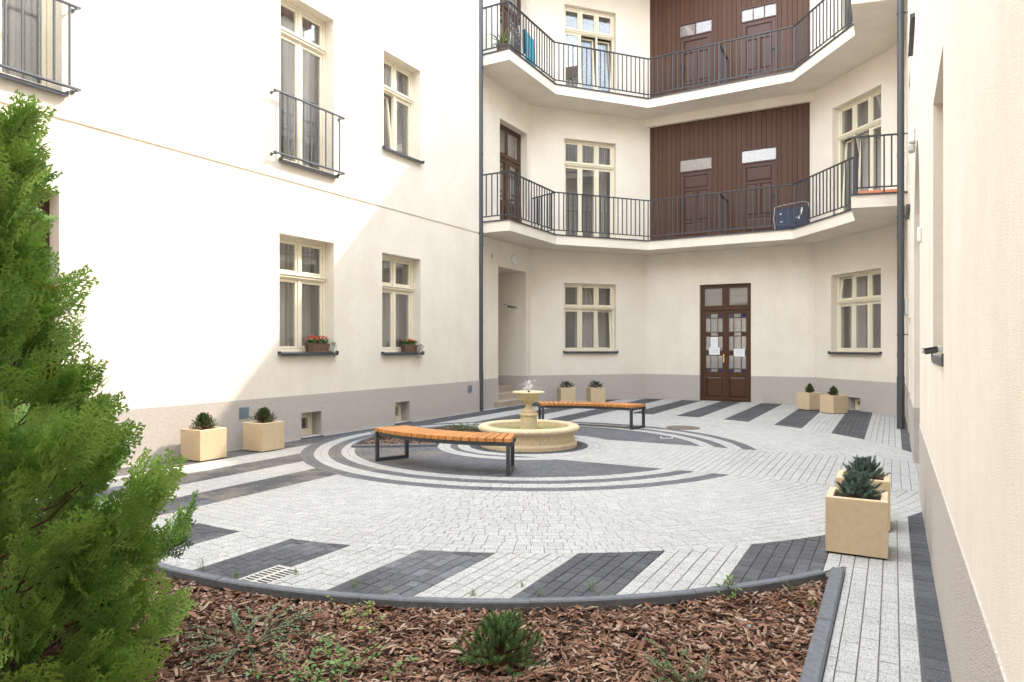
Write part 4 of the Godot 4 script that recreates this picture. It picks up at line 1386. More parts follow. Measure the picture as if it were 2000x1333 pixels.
# ------------------------------------------------------------------ fountain and benches
func build_fountain() -> void:
	var f := thing("fountain", "yellow sandstone fountain with round basin, stemmed bowl and splashing water", "fountain", place(FOUNTAIN.x, 0, FOUNTAIN.y))
	var prof := [Vector2(0.60, 0.02), Vector2(0.72, 0.02), Vector2(0.735, 0.0), Vector2(0.735, 0.055), Vector2(0.725, 0.07), Vector2(0.705, 0.078), Vector2(0.70, 0.095), Vector2(0.695, 0.16), Vector2(0.70, 0.195), Vector2(0.722, 0.222), Vector2(0.752, 0.236), Vector2(0.772, 0.256), Vector2(0.775, 0.278), Vector2(0.76, 0.300), Vector2(0.735, 0.312), Vector2(0.66, 0.315), Vector2(0.625, 0.308), Vector2(0.61, 0.29), Vector2(0.60, 0.2)]
	for k in 6:
		var a := 0.18 + TAU * k / 6.0
		var s := Shape.new()
		s.lathe(prof, 16, a + 0.0025, a + TAU / 6.0 - 0.0025, 0.0, 0, true)
		part(f, "basin_stone", s, M.sandstone)
	var s := Shape.new()
	s.lathe([Vector2(0.0, 0.10), Vector2(0.605, 0.10), Vector2(0.607, 0.24)], 48)
	part(f, "basin_floor", s, M.algae)
	# rippled water
	s = Shape.new()
	var rings := 22
	var segs := 64
	var h := func(r: float, a: float) -> float: return 0.225 + 0.0022 * sin(r * 95.0) * exp(-absf(r - 0.25) * 5.0) + 0.0012 * sin(a * 9.0 + r * 40.0)
	for i in rings:
		var r0 := lerpf(0.10, 0.602, float(i) / rings)
		var r1 := lerpf(0.10, 0.602, float(i + 1) / rings)
		for k in segs:
			var a := TAU * k / segs
			var b := TAU * (k + 1) / segs
			var p := func(r: float, an: float) -> Vector3: return Vector3(cos(an) * r, h.call(r, an), -sin(an) * r)
			s.quad(p.call(r0, a), p.call(r1, a), p.call(r1, b), p.call(r0, b))
	part(f, "water", s, M.water)
	s = Shape.new()
	s.lathe([Vector2(0.125, 0.1), Vector2(0.125, 0.445), Vector2(0.14, 0.452), Vector2(0.143, 0.468), Vector2(0.135, 0.482), Vector2(0.12, 0.49), Vector2(0.0, 0.49)], 40)
	part(f, "pedestal", s, M.sandstone)
	s = Shape.new()
	s.lathe([Vector2(0.118, 0.49), Vector2(0.12, 0.51), Vector2(0.105, 0.53), Vector2(0.078, 0.545), Vector2(0.055, 0.57), Vector2(0.047, 0.60), Vector2(0.052, 0.625), Vector2(0.062, 0.642), Vector2(0.05, 0.652), Vector2(0.0, 0.66)], 36)
	part(f, "stem", s, M.sandstone)
	s = Shape.new()
	s.lathe([Vector2(0.05, 0.64), Vector2(0.10, 0.66), Vector2(0.138, 0.69), Vector2(0.155, 0.73)], 96, 0, TAU, 0.07, 24)
	s.lathe([Vector2(0.15, 0.725), Vector2(0.163, 0.733), Vector2(0.163, 0.752), Vector2(0.168, 0.765), Vector2(0.2, 0.78), Vector2(0.238, 0.79), Vector2(0.246, 0.80), Vector2(0.24, 0.812), Vector2(0.22, 0.816), Vector2(0.19, 0.806), Vector2(0.1, 0.79), Vector2(0.0, 0.785)], 64)
	part(f, "bowl", s, M.sandstone)
	s = Shape.new()
	s.lathe([Vector2(0.0, 0.803), Vector2(0.205, 0.803)], 40)
	part(f, "bowl_water", s, M.water)
	s = Shape.new()
	s.tube([Vector3(0, 0.78, 0), Vector3(0, 0.83, 0)], [0.022, 0.014], 10)
	part(f, "nozzle", s, M.black_plastic)
	# water drops thrown up by the jet and dripping from the rim
	var ball := Shape.new()
	ball.lathe([Vector2(0, -1), Vector2(0.7, -0.7), Vector2(1, 0), Vector2(0.7, 0.7), Vector2(0, 1)], 7)
	var list := []
	for arm in 44:
		var a := rng.randf_range(0, TAU)
		var v0 := rng.randf_range(0.7, 1.8)
		var vr := absf(rng.randfn(0, 0.42))
		var n := rng.randi_range(6, 12)
		for k in n:
			var t := (v0 / 4.9) * (k + rng.randf()) / n
			var y := 0.83 + v0 * t - 4.9 * t * t
			if y < 0.8: continue
			var sz := rng.randf_range(0.002, 0.005)
			list.append(Transform3D(Basis.from_scale(Vector3(sz, sz * rng.randf_range(1.0, 3.5), sz)), Vector3(cos(a) * vr * t + rng.randfn(0, 0.003), y, sin(a) * vr * t + rng.randfn(0, 0.003))))
	for k in 34:
		var sz := rng.randf_range(0.002, 0.005)
		list.append(Transform3D(Basis.from_scale(Vector3(sz, sz * rng.randf_range(1.5, 4), sz)), Vector3(rng.randfn(0, 0.009), rng.randf_range(0.82, 1.06) , rng.randfn(0, 0.009))))
	for k in 170:
		var a := rng.randf_range(0, TAU)
		var t := rng.randf() 
		var sz := rng.randf_range(0.0015, 0.003)
		list.append(Transform3D(Basis.from_scale(Vector3(sz, sz * rng.randf_range(1.5, 5), sz)), Vector3(cos(a) * (0.242 + 0.02 * t), 0.79 - 0.56 * t * t, sin(a) * (0.242 + 0.02 * t))))
	for k in 90:
		var a := rng.randf_range(0, TAU)
		var r := 0.262 + rng.randfn(0, 0.025)
		var sz := rng.randf_range(0.002, 0.0045)
		list.append(Transform3D(Basis.from_scale(Vector3(sz, sz, sz)), Vector3(cos(a) * r, 0.228 + absf(rng.randfn(0, 0.02)), sin(a) * r)))
	var mm := MultiMesh.new()
	mm.transform_format = MultiMesh.TRANSFORM_3D
	mm.mesh = ball.mesh()
	mm.instance_count = list.size()
	for k in list.size(): mm.set_instance_transform(k, list[k])
	var o := MultiMeshInstance3D.new()
	o.name = "water_spray"
	o.multimesh = mm
	o.material_override = M.water_drop
	o.set_meta("kind", "stuff")
	f.add_child(o, true)

# curved slatted bench; local origin at the centre of its curve, the bench towards +z
func build_bench(label: String, t: Transform3D) -> Node3D:
	var b := thing("curved_bench", label, "bench", t, "curved slatted benches round the fountain")
	var r0 := 2.05
	var r1 := 2.52
	var half := deg_to_rad(24.5)
	var n := 21
	var p := func(r: float, a: float, y: float) -> Vector3: return Vector3(sin(a) * r, y, cos(a) * r)
	for k in n:
		var a0 := lerpf(-half, half, float(k) / n) + 0.0035
		var a1 := lerpf(-half, half, float(k + 1) / n) - 0.0035
		var s := Shape.new()
		var c: Vector3 = p.call((r0 + r1) / 2, (a0 + a1) / 2, 0.41)
		var bv := 0.006
		var da := bv / r1
		var lo := [p.call(r0, a0, 0.39), p.call(r1, a0, 0.39), p.call(r1, a1, 0.39), p.call(r0, a1, 0.39)]
		var md := [p.call(r0, a0, 0.431), p.call(r1, a0, 0.431), p.call(r1, a1, 0.431), p.call(r0, a1, 0.431)]
		var hi := [p.call(r0 + bv, a0 + da, 0.437), p.call(r1 - bv, a0 + da, 0.437), p.call(r1 - bv, a1 - da, 0.437), p.call(r0 + bv, a1 - da, 0.437)]
		s.out_quad(hi[0], hi[1], hi[2], hi[3], c)
		s.out_quad(lo[0], lo[1], lo[2], lo[3], c)
		for i in 4:
			var j := (i + 1) % 4
			s.out_quad(lo[i], lo[j], md[j], md[i], c)
			s.out_quad(md[i], md[j], hi[j], hi[i], c)
		part(b, "slat", s, M["slat_oak%d" % ((k * 7 + k / 3) % 3)])
	for r in [r0 + 0.04, r1 - 0.04]:
		var s := Shape.new()
		for k in 16:
			s.bar(p.call(r, lerpf(-half, half, k / 16.0) - 0.002, 0.365), p.call(r, lerpf(-half, half, (k + 1) / 16.0) + 0.002, 0.365), 0.04, 0.05)
		part(b, "seat_rail", s, M.metal_grey)
	for a in [-half + 0.018, half - 0.018]:
		var s := Shape.new()
		s.bar(p.call(r0 + 0.02, a, 0), p.call(r0 + 0.02, a, 0.39), 0.045, 0.045, p.call(1, a, 0), 0.003)
		part(b, "leg", s, M.metal_grey)
		s = Shape.new()
		s.bar(p.call(r1 - 0.02, a, 0), p.call(r1 - 0.02, a, 0.39), 0.045, 0.045, p.call(1, a, 0), 0.003)
		part(b, "leg", s, M.metal_grey)
		s = Shape.new()
		s.bar(p.call(r0 + 0.04, a, 0.024), p.call(r1 - 0.04, a, 0.024), 0.044, 0.044, Vector3.UP, 0.003)
		s.bar(p.call(r0 + 0.04, a, 0.366), p.call(r1 - 0.04, a, 0.366), 0.044, 0.046, Vector3.UP, 0.003)
		part(b, "foot_bar", s, M.metal_grey)
	return b

# ------------------------------------------------------------------ planters and plants
func build_planter(label: String, t: Transform3D) -> Node3D:
	var b := thing("planter", label, "planter", t, "square beige planters")
	var s := Shape.new()
	var h := 0.2
	var w := 0.048
	var top := 0.41
	var e := 0.005
	var loops := [[h, 0.015], [h, top - e], [h - e, top], [h - w + e, top], [h - w, top - e], [h - w, 0.3]]
	for i in loops.size() - 1:
		for k in 4:
			var q := []
			for c in [[i, k], [i, k + 1], [i + 1, k + 1], [i + 1, k]]:
				var l: Array = loops[c[0]]
				var cr: Vector2 = [Vector2(1, 1), Vector2(1, -1), Vector2(-1, -1), Vector2(-1, 1)][c[1] % 4] * float(l[0])
				q.append(Vector3(cr.x, l[1], cr.y))
			s.quad(q[0], q[1], q[2], q[3])
	part(b, "body", s, M.planter_stone)
	part(b, "foot", box_shape(Vector3(-h + 0.02, 0, -h + 0.02), Vector3(h - 0.02, 0.02, h - 0.02)), M.black_plastic)
	part(b, "soil", box_shape(Vector3(-h + w, 0.2, -h + w), Vector3(h - w, 0.375, h - w)), M.soil)
	var c := Shape.new()
	c.coloured = true
	var chips := Shape.new()
	chips.coloured = true
	for k in 110:
		chips.tint = Color(0.12, 0.06, 0.04).lerp(Color(0.26, 0.14, 0.09), rng.randf())
		var at := Transform3D(Basis(Vector3.UP, rng.randf() * TAU) * Basis(Vector3.RIGHT, rng.randfn(0, 0.3)), Vector3(rng.randf_range(-0.135, 0.135), 0.378, rng.randf_range(-0.135, 0.135)))
		chips.box(Vector3(-0.017, -0.003, -0.006), Vector3(0.017, 0.004, 0.006), at)
	part(b, "bark", chips, M.bark).set_meta("kind", "stuff")
	return b

func needle_twig(l: float, count: int, nl: float, nw: float, base: Color, tip: Color, r: RandomNumberGenerator, up0 := 0.2, up1 := 0.65) -> Shape:
	var s := Shape.new()
	s.coloured = true
	s.tint = Color(0.09, 0.055, 0.03)
	s.tube([Vector3.ZERO, Vector3(0, l, 0)], [0.0035, 0.0015], 4, false)
	for k in count:
		var y := l * (0.1 + 0.9 * k / count)
		var a := k * 2.39996
		var d := Vector3(cos(a), r.randf_range(up0, up1) + 0.9 * maxf(0.0, (k - count * 0.8) / (count * 0.2)), sin(a)).normalized()
		var q := d.cross(Vector3(r.randf_range(-1, 1), r.randf_range(-1, 1), r.randf_range(-1, 1))).normalized() * nw
		var p := Vector3(0, y, 0)
		s.tint = base.lerp(tip, r.randf())
		var e := p + d * nl * r.randf_range(0.8, 1.1)
		s.tri(p - q, p + q, e)
		var q2 := d.cross(q).normalized() * nw
		s.tri(p - q2, p + q2, e)
	return s

func conifer(called: String, label: String, category: String, t: Transform3D, o: Dictionary, group := "") -> Node3D:
	var b := thing(called, label, category, t, group)
	var r := RandomNumberGenerator.new()
	r.seed = o.seed
	var twigs := []
	for k in 4:
		var f: float = [0.75, 0.95, 1.2, 1.5][k]
		twigs.append(needle_twig(o.twig * [1.0, 0.85, 1.1, 1.0][k], o.needles, o.nl, o.nw, o.c0 * f, o.c1 * f, r, o.get("up0", 0.2), o.get("up1", 0.65)))
	var wood := Shape.new()
	var fol := Shape.new()
	fol.coloured = true
	var h: float = o.h
	var w: float = o.w
	wood.tube([Vector3.ZERO, Vector3(0.01, h * 0.5, 0), Vector3(0, h * 0.9, 0.01)], [0.012, 0.009, 0.003], 6)
	var n: int = o.n
	for k in n:
		var f := (k + 0.5) / n
		var y: float = h * (o.low + (0.95 - o.low) * f)
		var reach: float = w * pow(1.0 - f, o.shape) * r.randf_range(0.75, 1.12)
		var a := k * 2.39996 + r.randf_range(-0.3, 0.3)
		var rise: float = lerpf(o.rise0, o.rise1, f) + r.randf_range(-0.15, 0.15)
		var d := Vector3(cos(a) * cos(rise), sin(rise), sin(a) * cos(rise))
		var start := Vector3(0, y * 0.75, 0)
		var end := start + d * reach
		wood.tube([start, end], [0.005, 0.0025], 4, false)
		for i in int(o.get("shoots", 4)):
			var p := start.lerp(end, [1.0, 0.8, 0.6, 0.4][i])
			var dir := (d * lerpf(o.lean, 0.3, f) + Vector3.UP * r.randf_range(0.5, 1.1) + Vector3(r.randf_range(-0.6, 0.6), r.randf_range(-0.3, 0.2), r.randf_range(-0.6, 0.6))).normalized()
			var x := dir.cross(Vector3(0.2, 0.1, 0.97)).normalized()
			var bs := Basis(x, dir, x.cross(dir)) * Basis(Vector3.UP, r.randf() * TAU) * Basis.from_scale(Vector3.ONE * r.randf_range(0.75, 1.1))
			fol.add(twigs[r.randi_range(0, 3)], Transform3D(bs, p))
	for k in 3:
		var dir := Vector3(r.randf_range(-0.3, 0.3), 1, r.randf_range(-0.3, 0.3)).normalized()
		var x := dir.cross(Vector3(0.2, 0.1, 0.97)).normalized()
		fol.add(twigs[k % 4], Transform3D(Basis(x, dir, x.cross(dir)), Vector3(0, h * (0.7 + 0.07 * k), 0)))
	part(b, "stem", wood, M.twig)
	part(b, "foliage", fol, M.needle)
	return b

# a flat fern-like spray of scale leaves
func thuja_spray(seed_n: int) -> ArrayMesh:
	var r := RandomNumberGenerator.new()
	r.seed = seed_n
	var s := Shape.new()
	var strip := func(a: Vector3, e: Vector3, w0: float, w1: float) -> void:
		var d := (e - a).normalized()
		var q := d.cross(Vector3.BACK).normalized()
		var lift := Vector3(0, 0, 0.0016)
		s.quad(a - q * w0, a + lift, e + lift * 0.6, e - q * w1)
		s.quad(a + lift, a + q * w0, e + q * w1, e + lift * 0.6)
	var l := 0.24
	var bend := func(t: float) -> Vector3: return Vector3(0.02 * sin(t * 2.6), l * t, -0.035 * t * t)
	for k in 8:
		strip.call(bend.call(k / 8.0), bend.call((k + 1) / 8.0), 0.0022, 0.0018)
	for k in 13:
		var t := 0.1 + 0.88 * k / 13.0
		var p: Vector3 = bend.call(t)
		var side := 1.0 if k % 2 == 0 else -1.0
		var len := (0.105 * (1.0 - 0.72 * t) + 0.012) * r.randf_range(0.8, 1.15)
		var ang := side * r.randf_range(0.72, 0.95)
		var d := Vector3(sin(ang), cos(ang), r.randf_range(-0.22, 0.22)).normalized()
		var tip := p + d * len + Vector3(0, 0.012, 0)
		strip.call(p, tip, 0.003, 0.0018)
		var m := int(len / 0.0125)
		for i in m:
			var f := (i + 0.8) / (m + 0.6)
			var q := p.lerp(tip, f)
			var s2 := 1.0 if i % 2 == 0 else -1.0
			var a2 := ang * 0.75 + s2 * 0.72
			var sl := (0.03 * (1.0 - 0.65 * f) + 0.008) * r.randf_range(0.8, 1.2)
			var d2 := Vector3(sin(a2), cos(a2), r.randf_range(-0.25, 0.25)).normalized()
			strip.call(q, q + d2 * sl, 0.0042, 0.002)
			if sl > 0.016:
				for s3 in [-1.0, 1.0]:
					var a3: float = a2 + s3 * 0.75
					strip.call(q + d2 * sl * 0.5, q + d2 * sl * 0.5 + Vector3(sin(a3), cos(a3), r.randf_range(-0.2, 0.2)) * 0.013, 0.0038, 0.0018)
	return s.mesh()

func thuja_radius(y: float) -> float:
	var t := [[0.0, 0.84], [0.4, 0.83], [0.82, 0.74], [1.1, 0.57], [1.27, 0.47], [1.7, 0.31], [2.0, 0.22], [2.4, 0.10], [2.7, 0.03]]
	for i in t.size() - 1:
		if y < t[i + 1][0]: return lerpf(t[i][1], t[i + 1][1], (y - t[i][0]) / (t[i + 1][0] - t[i][0]))
	return 0.03

func build_thuja() -> void:
	var b := thing("thuja_tree", "tall conical thuja with feathery green sprays standing in the bark bed", "tree", place(-3.50, -0.07, -1.50))
	var r := RandomNumberGenerator.new()
	r.seed = 77
	var meshes := []
	for k in 5: meshes.append(thuja_spray(40 + k))
	var wood := Shape.new()
	wood.tube([Vector3.ZERO, Vector3(0.02, 0.8, 0.01), Vector3(-0.01, 1.7, 0), Vector3(0.0, 2.5, 0.01)], [0.05, 0.035, 0.018, 0.003], 8)
	part(b, "trunk", wood, M.twig)
	var limbs := Shape.new()
	var lists := [[], [], [], [], []]
	var n := 200
	for k in n:
		var f := pow((k + 0.5) / n, 1.25)
		var y := 0.03 + 2.4 * f
		var a := k * 2.39996 + r.randf_range(-0.4, 0.4)
		var lump := 1.0 + 0.24 * noise.get_noise_3d(cos(a) * 60.0, y * 75.0, sin(a) * 60.0)
		var reach := maxf(0.02, 0.95 * thuja_radius(y) * lump * (r.randf_range(0.7, 0.95) if r.randf() < 0.75 else 1.08) - 0.16)
		var start := Vector3(0, maxf(0.02, y - reach * 0.55), 0)
		var end := Vector3(cos(a) * reach, y + 0.05, sin(a) * reach)
		var mid := start.lerp(end, 0.5) + Vector3(cos(a), -0.6, sin(a)) * reach * 0.1
		limbs.tube([start, mid, end], [0.008, 0.005, 0.0022], 4, false)
		var steps := maxi(2, int(reach / 0.08))
		for i in steps:
			var t := lerpf(0.5, 1.0, float(i + 1) / steps)
			var p := start.lerp(mid, t * 2.0) if t < 0.5 else mid.lerp(end, t * 2.0 - 1.0)
			var copies := 1 if t < 0.98 else 3
			for c in copies:
				var out := Vector3(cos(a), 0, sin(a))
				var side := out.cross(Vector3.UP) * r.randf_range(-0.95, 0.95)
				var dir := (out * r.randf_range(0.35, 0.95) + side + Vector3.UP * r.randf_range(0.35, 1.15)).normalized()
				# sprays stand in upright planes
				var x := dir.cross(out.rotated(Vector3.UP, r.randf_range(-1.3, 1.3))).normalized()
				if x.length() < 0.1: x = Vector3.RIGHT
				var bs := Basis(x, dir, x.cross(dir)) * Basis(Vector3.UP, r.randf_range(-0.8, 0.8)) * Basis.from_scale(Vector3.ONE * r.randf_range(0.75, 1.2))
				var g := r.randf()
				var col := Color(0.12, 0.24, 0.045).lerp(Color(0.33, 0.5, 0.11), g)
				if r.randf() < 0.008: col = Color(0.42, 0.34, 0.08)
				elif r.randf() < 0.003: col = Color(0.24, 0.12, 0.05)
				lists[r.randi_range(0, 4)].append([Transform3D(bs, p), col])
	part(b, "limbs", limbs, M.twig)
	var crown := group_node(b, "crown")
	for k in 5:
		var mm := MultiMesh.new()
		mm.transform_format = MultiMesh.TRANSFORM_3D
		mm.use_colors = true
		mm.mesh = meshes[k]
		mm.instance_count = lists[k].size()
		for i in lists[k].size():
			mm.set_instance_transform(i, lists[k][i][0])
			mm.set_instance_color(i, lists[k][i][1])
		var m := MultiMeshInstance3D.new()
		m.name = "sprays"
		m.multimesh = mm
		m.material_override = M.thuja_leaf
		m.set_meta("kind", "stuff")
		crown.add_child(m, true)

func leaf_quad(s: Shape, p: Vector3, dir: Vector3, side: Vector3, l: float, w: float) -> void:
	var up := side.cross(dir).normalized()
	var a := p
	var tip := p + dir * l - up * l * 0.12
	var m1 := p + dir * l * 0.45 + side * w + up * w * 0.35
	var m2 := p + dir * l * 0.45 - side * w + up * w * 0.35
	var mid := p + dir * l * 0.5
	s.tri(a, m1, mid); s.tri(m1, tip, mid); s.tri(a, mid, m2); s.tri(mid, tip, m2)

# a low plant of arching stems set with small leaves
func leafy(called: String, label: String, category: String, t: Transform3D, o: Dictionary, group := "") -> Node3D:
	var b := thing(called, label, category, t, group)
	var r := RandomNumberGenerator.new()
	r.seed = o.seed
	var wood := Shape.new()
	var fol := Shape.new()
	fol.coloured = true
	for k in int(o.stems):
		var a: float = o.get("face", 0.0) + r.randf_range(-1, 1) * o.get("fan", PI)
		var reach: float = o.reach * r.randf_range(0.5, 1.1)
		var h: float = o.h * r.randf_range(0.5, 1.15)
		var st := Vector3(r.randfn(0, o.get("spread", 0.03)), 0, r.randfn(0, o.get("spread", 0.03)))
		var path := []
		for i in 7:
			var f := i / 6.0
			path.append(st + Vector3(cos(a) * reach * f, h * sin(f * o.get("arch", 1.6)), sin(a) * reach * f) + Vector3(r.randfn(0, 0.006), 0, r.randfn(0, 0.006)))
		wood.tube(path, [0.0028, 0.0025, 0.002, 0.002, 0.0016, 0.0013, 0.001], 4, false)
		var len := reach + h * 0.7
		var n := int(len / float(o.step))
		for i in n:
			var f := clampf((i + r.randf()) / n, 0.03, 1.0) * 5.98
			var p: Vector3 = path[int(f)].lerp(path[int(f) + 1], f - int(f))
			for sgn in [-1.0, 1.0]:
				var fw: Vector3 = (path[int(f) + 1] - path[int(f)]).normalized()
				var sd: Vector3 = fw.cross(Vector3.UP).normalized() * sgn
				var dir: Vector3 = (sd * r.randf_range(0.5, 1.0) + fw * r.randf_range(0.1, 0.8) + Vector3.UP * r.randf_range(-0.25, 0.75)).normalized()
				fol.tint = o.c0.lerp(o.c1, r.randf())
				leaf_quad(fol, p, dir, dir.cross(Vector3(r.randf_range(-0.4, 0.4), 1, r.randf_range(-0.4, 0.4))).normalized(), o.ll * r.randf_range(0.7, 1.15), o.lw * r.randf_range(0.8, 1.1))
	part(b, "stems", wood, M.twig)
	part(b, "leaves", fol, M.leaf)
	return b

func grass_tuft(label: String, x: float, y: float, z: float, h: float, n: int, seed_n: int) -> void:
	var b := thing("grass_tuft", label, "grass", place(x, y, z), "grass tufts along the kerb")
	var r := RandomNumberGenerator.new()
	r.seed = seed_n
	var s := Shape.new()
	s.coloured = true
	for k in n:
		var a := r.randf() * TAU
		var l := h * r.randf_range(0.5, 1.1)
		var lean := r.randf_range(0.1, 0.7)
		var st := Vector3(r.randfn(0, 0.008), 0, r.randfn(0, 0.008))
		var q := Vector3(-sin(a), 0, cos(a)) * 0.0017
		var m := st + Vector3(cos(a) * lean * 0.35, 0.6, sin(a) * lean * 0.35) * l
		var e := st + Vector3(cos(a) * lean, 0.95 - lean * 0.4, sin(a) * lean) * l
		s.tint = Color(0.12, 0.2, 0.05).lerp(Color(0.28, 0.32, 0.12), r.randf())
		s.quad(st - q, st + q, m + q * 0.8, m - q * 0.8)
		s.tri(m - q * 0.8, m + q * 0.8, e)
	part(b, "blades", s, M.leaf)

# window box with saucer, and its plants as a thing of their own
func flower_box(label: String, plant_label: String, t: Transform3D, l: float, trailing: bool, seed_n: int) -> void:
	var b := thing("flower_box", label, "flower box", t, "flower boxes on the sills")
	var s := Shape.new()
	var h := 0.15
	var d := 0.085
	var ring := func(k: float, y: float) -> Array:
		var q := []
		for p in [[-1, -0.55], [-0.8, -1], [0.8, -1], [1, -0.55], [1, 0.55], [0.8, 1], [-0.8, 1], [-1, 0.55]]:
			q.append(Vector3(p[0] * l / 2 * k, y, p[1] * d * (0.85 + 0.15 * k)))
		return q
	var rows := [ring.call(0.84, 0.014), ring.call(0.96, h - 0.02), ring.call(1.0, h - 0.018), ring.call(1.0, h), ring.call(0.93, h), ring.call(0.92, h - 0.025)]
	for i in rows.size() - 1:
		for k in 8:
			var j := (k + 1) % 8
			var c := Vector3(0, 0.08, 0) if i < 4 else Vector3(0, 5, 0)
			s.out_quad(rows[i][k], rows[i][j], rows[i + 1][j], rows[i + 1][k], c)
	part(b, "box", s, M.terracotta)
	s = Shape.new()
	var soil: Array = rows[5]
	for k in range(1, 7): s.tri(soil[0], soil[k + 1], soil[k])
	part(b, "soil", s, M.soil)
	part(b, "saucer", box_shape(Vector3(-l / 2 - 0.005, 0, -d - 0.01), Vector3(l / 2 + 0.005, 0.016, d + 0.01), 0.006), M.terracotta)
	var p := thing("flowering_plant", plant_label, "flowers", t * Transform3D(Basis(), Vector3(0, h - 0.02, 0)), "red flowers on the sills")
	var r := RandomNumberGenerator.new()
	r.seed = seed_n
	var leaves := Shape.new()
	leaves.coloured = true
	var petals := Shape.new()
	petals.coloured = true
	for k in 230:
		var x := r.randf_range(-0.45, 0.45) * l
		var dir := Vector3(r.randf_range(-1, 1), r.randf_range(0.0, 1.0), r.randf_range(-1, 1)).normalized()
		leaves.tint = Color(0.05, 0.13, 0.03).lerp(Color(0.17, 0.26, 0.09), r.randf())
		leaf_quad(leaves, Vector3(x, r.randf_range(0.0, 0.085), r.randf_range(-0.06, 0.07)), dir, dir.cross(Vector3(0.3, 1, 0.1)).normalized(), r.randf_range(0.035, 0.065), 0.016)
	var heads := [[-0.25, 0.0], [-0.1, 0.03], [0.22, 0.0], [0.3, 0.02], [-0.3, -0.02]] if not trailing else [[0.02, 0.0], [0.12, 0.02], [0.22, 0.0], [0.16, -0.03]]
	for hd in heads:
		var c := Vector3(hd[0] * l, r.randf_range(0.085, 0.125), hd[1])
		for k in 42:
			var o := Vector3(r.randfn(0, 0.034), r.randfn(0, 0.014), r.randfn(0, 0.034))
			petals.tint = Color(0.55, 0.035, 0.025).lerp(Color(0.72, 0.10, 0.035), r.randf())
			var dir := (Vector3(o.x * 14, 1, o.z * 14)).normalized()
			for q in 4:
				var a := q * PI / 2 + r.randf()
				var x := dir.cross(Vector3(0.3, 0.2, 0.9)).normalized()
				var pd := (x * cos(a) + dir.cross(x) * sin(a) + dir * 0.3).normalized()
				leaf_quad(petals, c + o, pd, pd.cross(dir).normalized(), 0.014, 0.0065)
	if trailing or seed_n == 2:
		var m := 4 if trailing else 2
		for k in m:
			var p0 := Vector3(l * r.randf_range(0.28, 0.46), 0.02, 0.06)
			var drop := r.randf_range(0.24, 0.34) if k < m - 1 else (0.5 if trailing else 0.14)
			for i in 26:
				var f := i / 26.0
				var at := p0 + Vector3(0.04 * sin(f * 3 + k), 0.03 * sin(f * 3) - drop * f * f, 0.035 + 0.075 * minf(1.0, f * 2.5))
				if k == m - 1 and trailing and i % 4: continue
				var dir := Vector3(r.randf_range(-1, 1), r.randf_range(-0.8, 0.3), r.randf_range(0, 1)).normalized()
				leaves.tint = Color(0.10, 0.17, 0.07).lerp(Color(0.42, 0.45, 0.33), r.randf())
				leaf_quad(leaves, at, dir, dir.cross(Vector3(0.3, 1, 0.1)).normalized(), r.randf_range(0.03, 0.05), 0.016)
	part(p, "leaves", leaves, M.leaf)
	part(p, "petals", petals, M.petal)

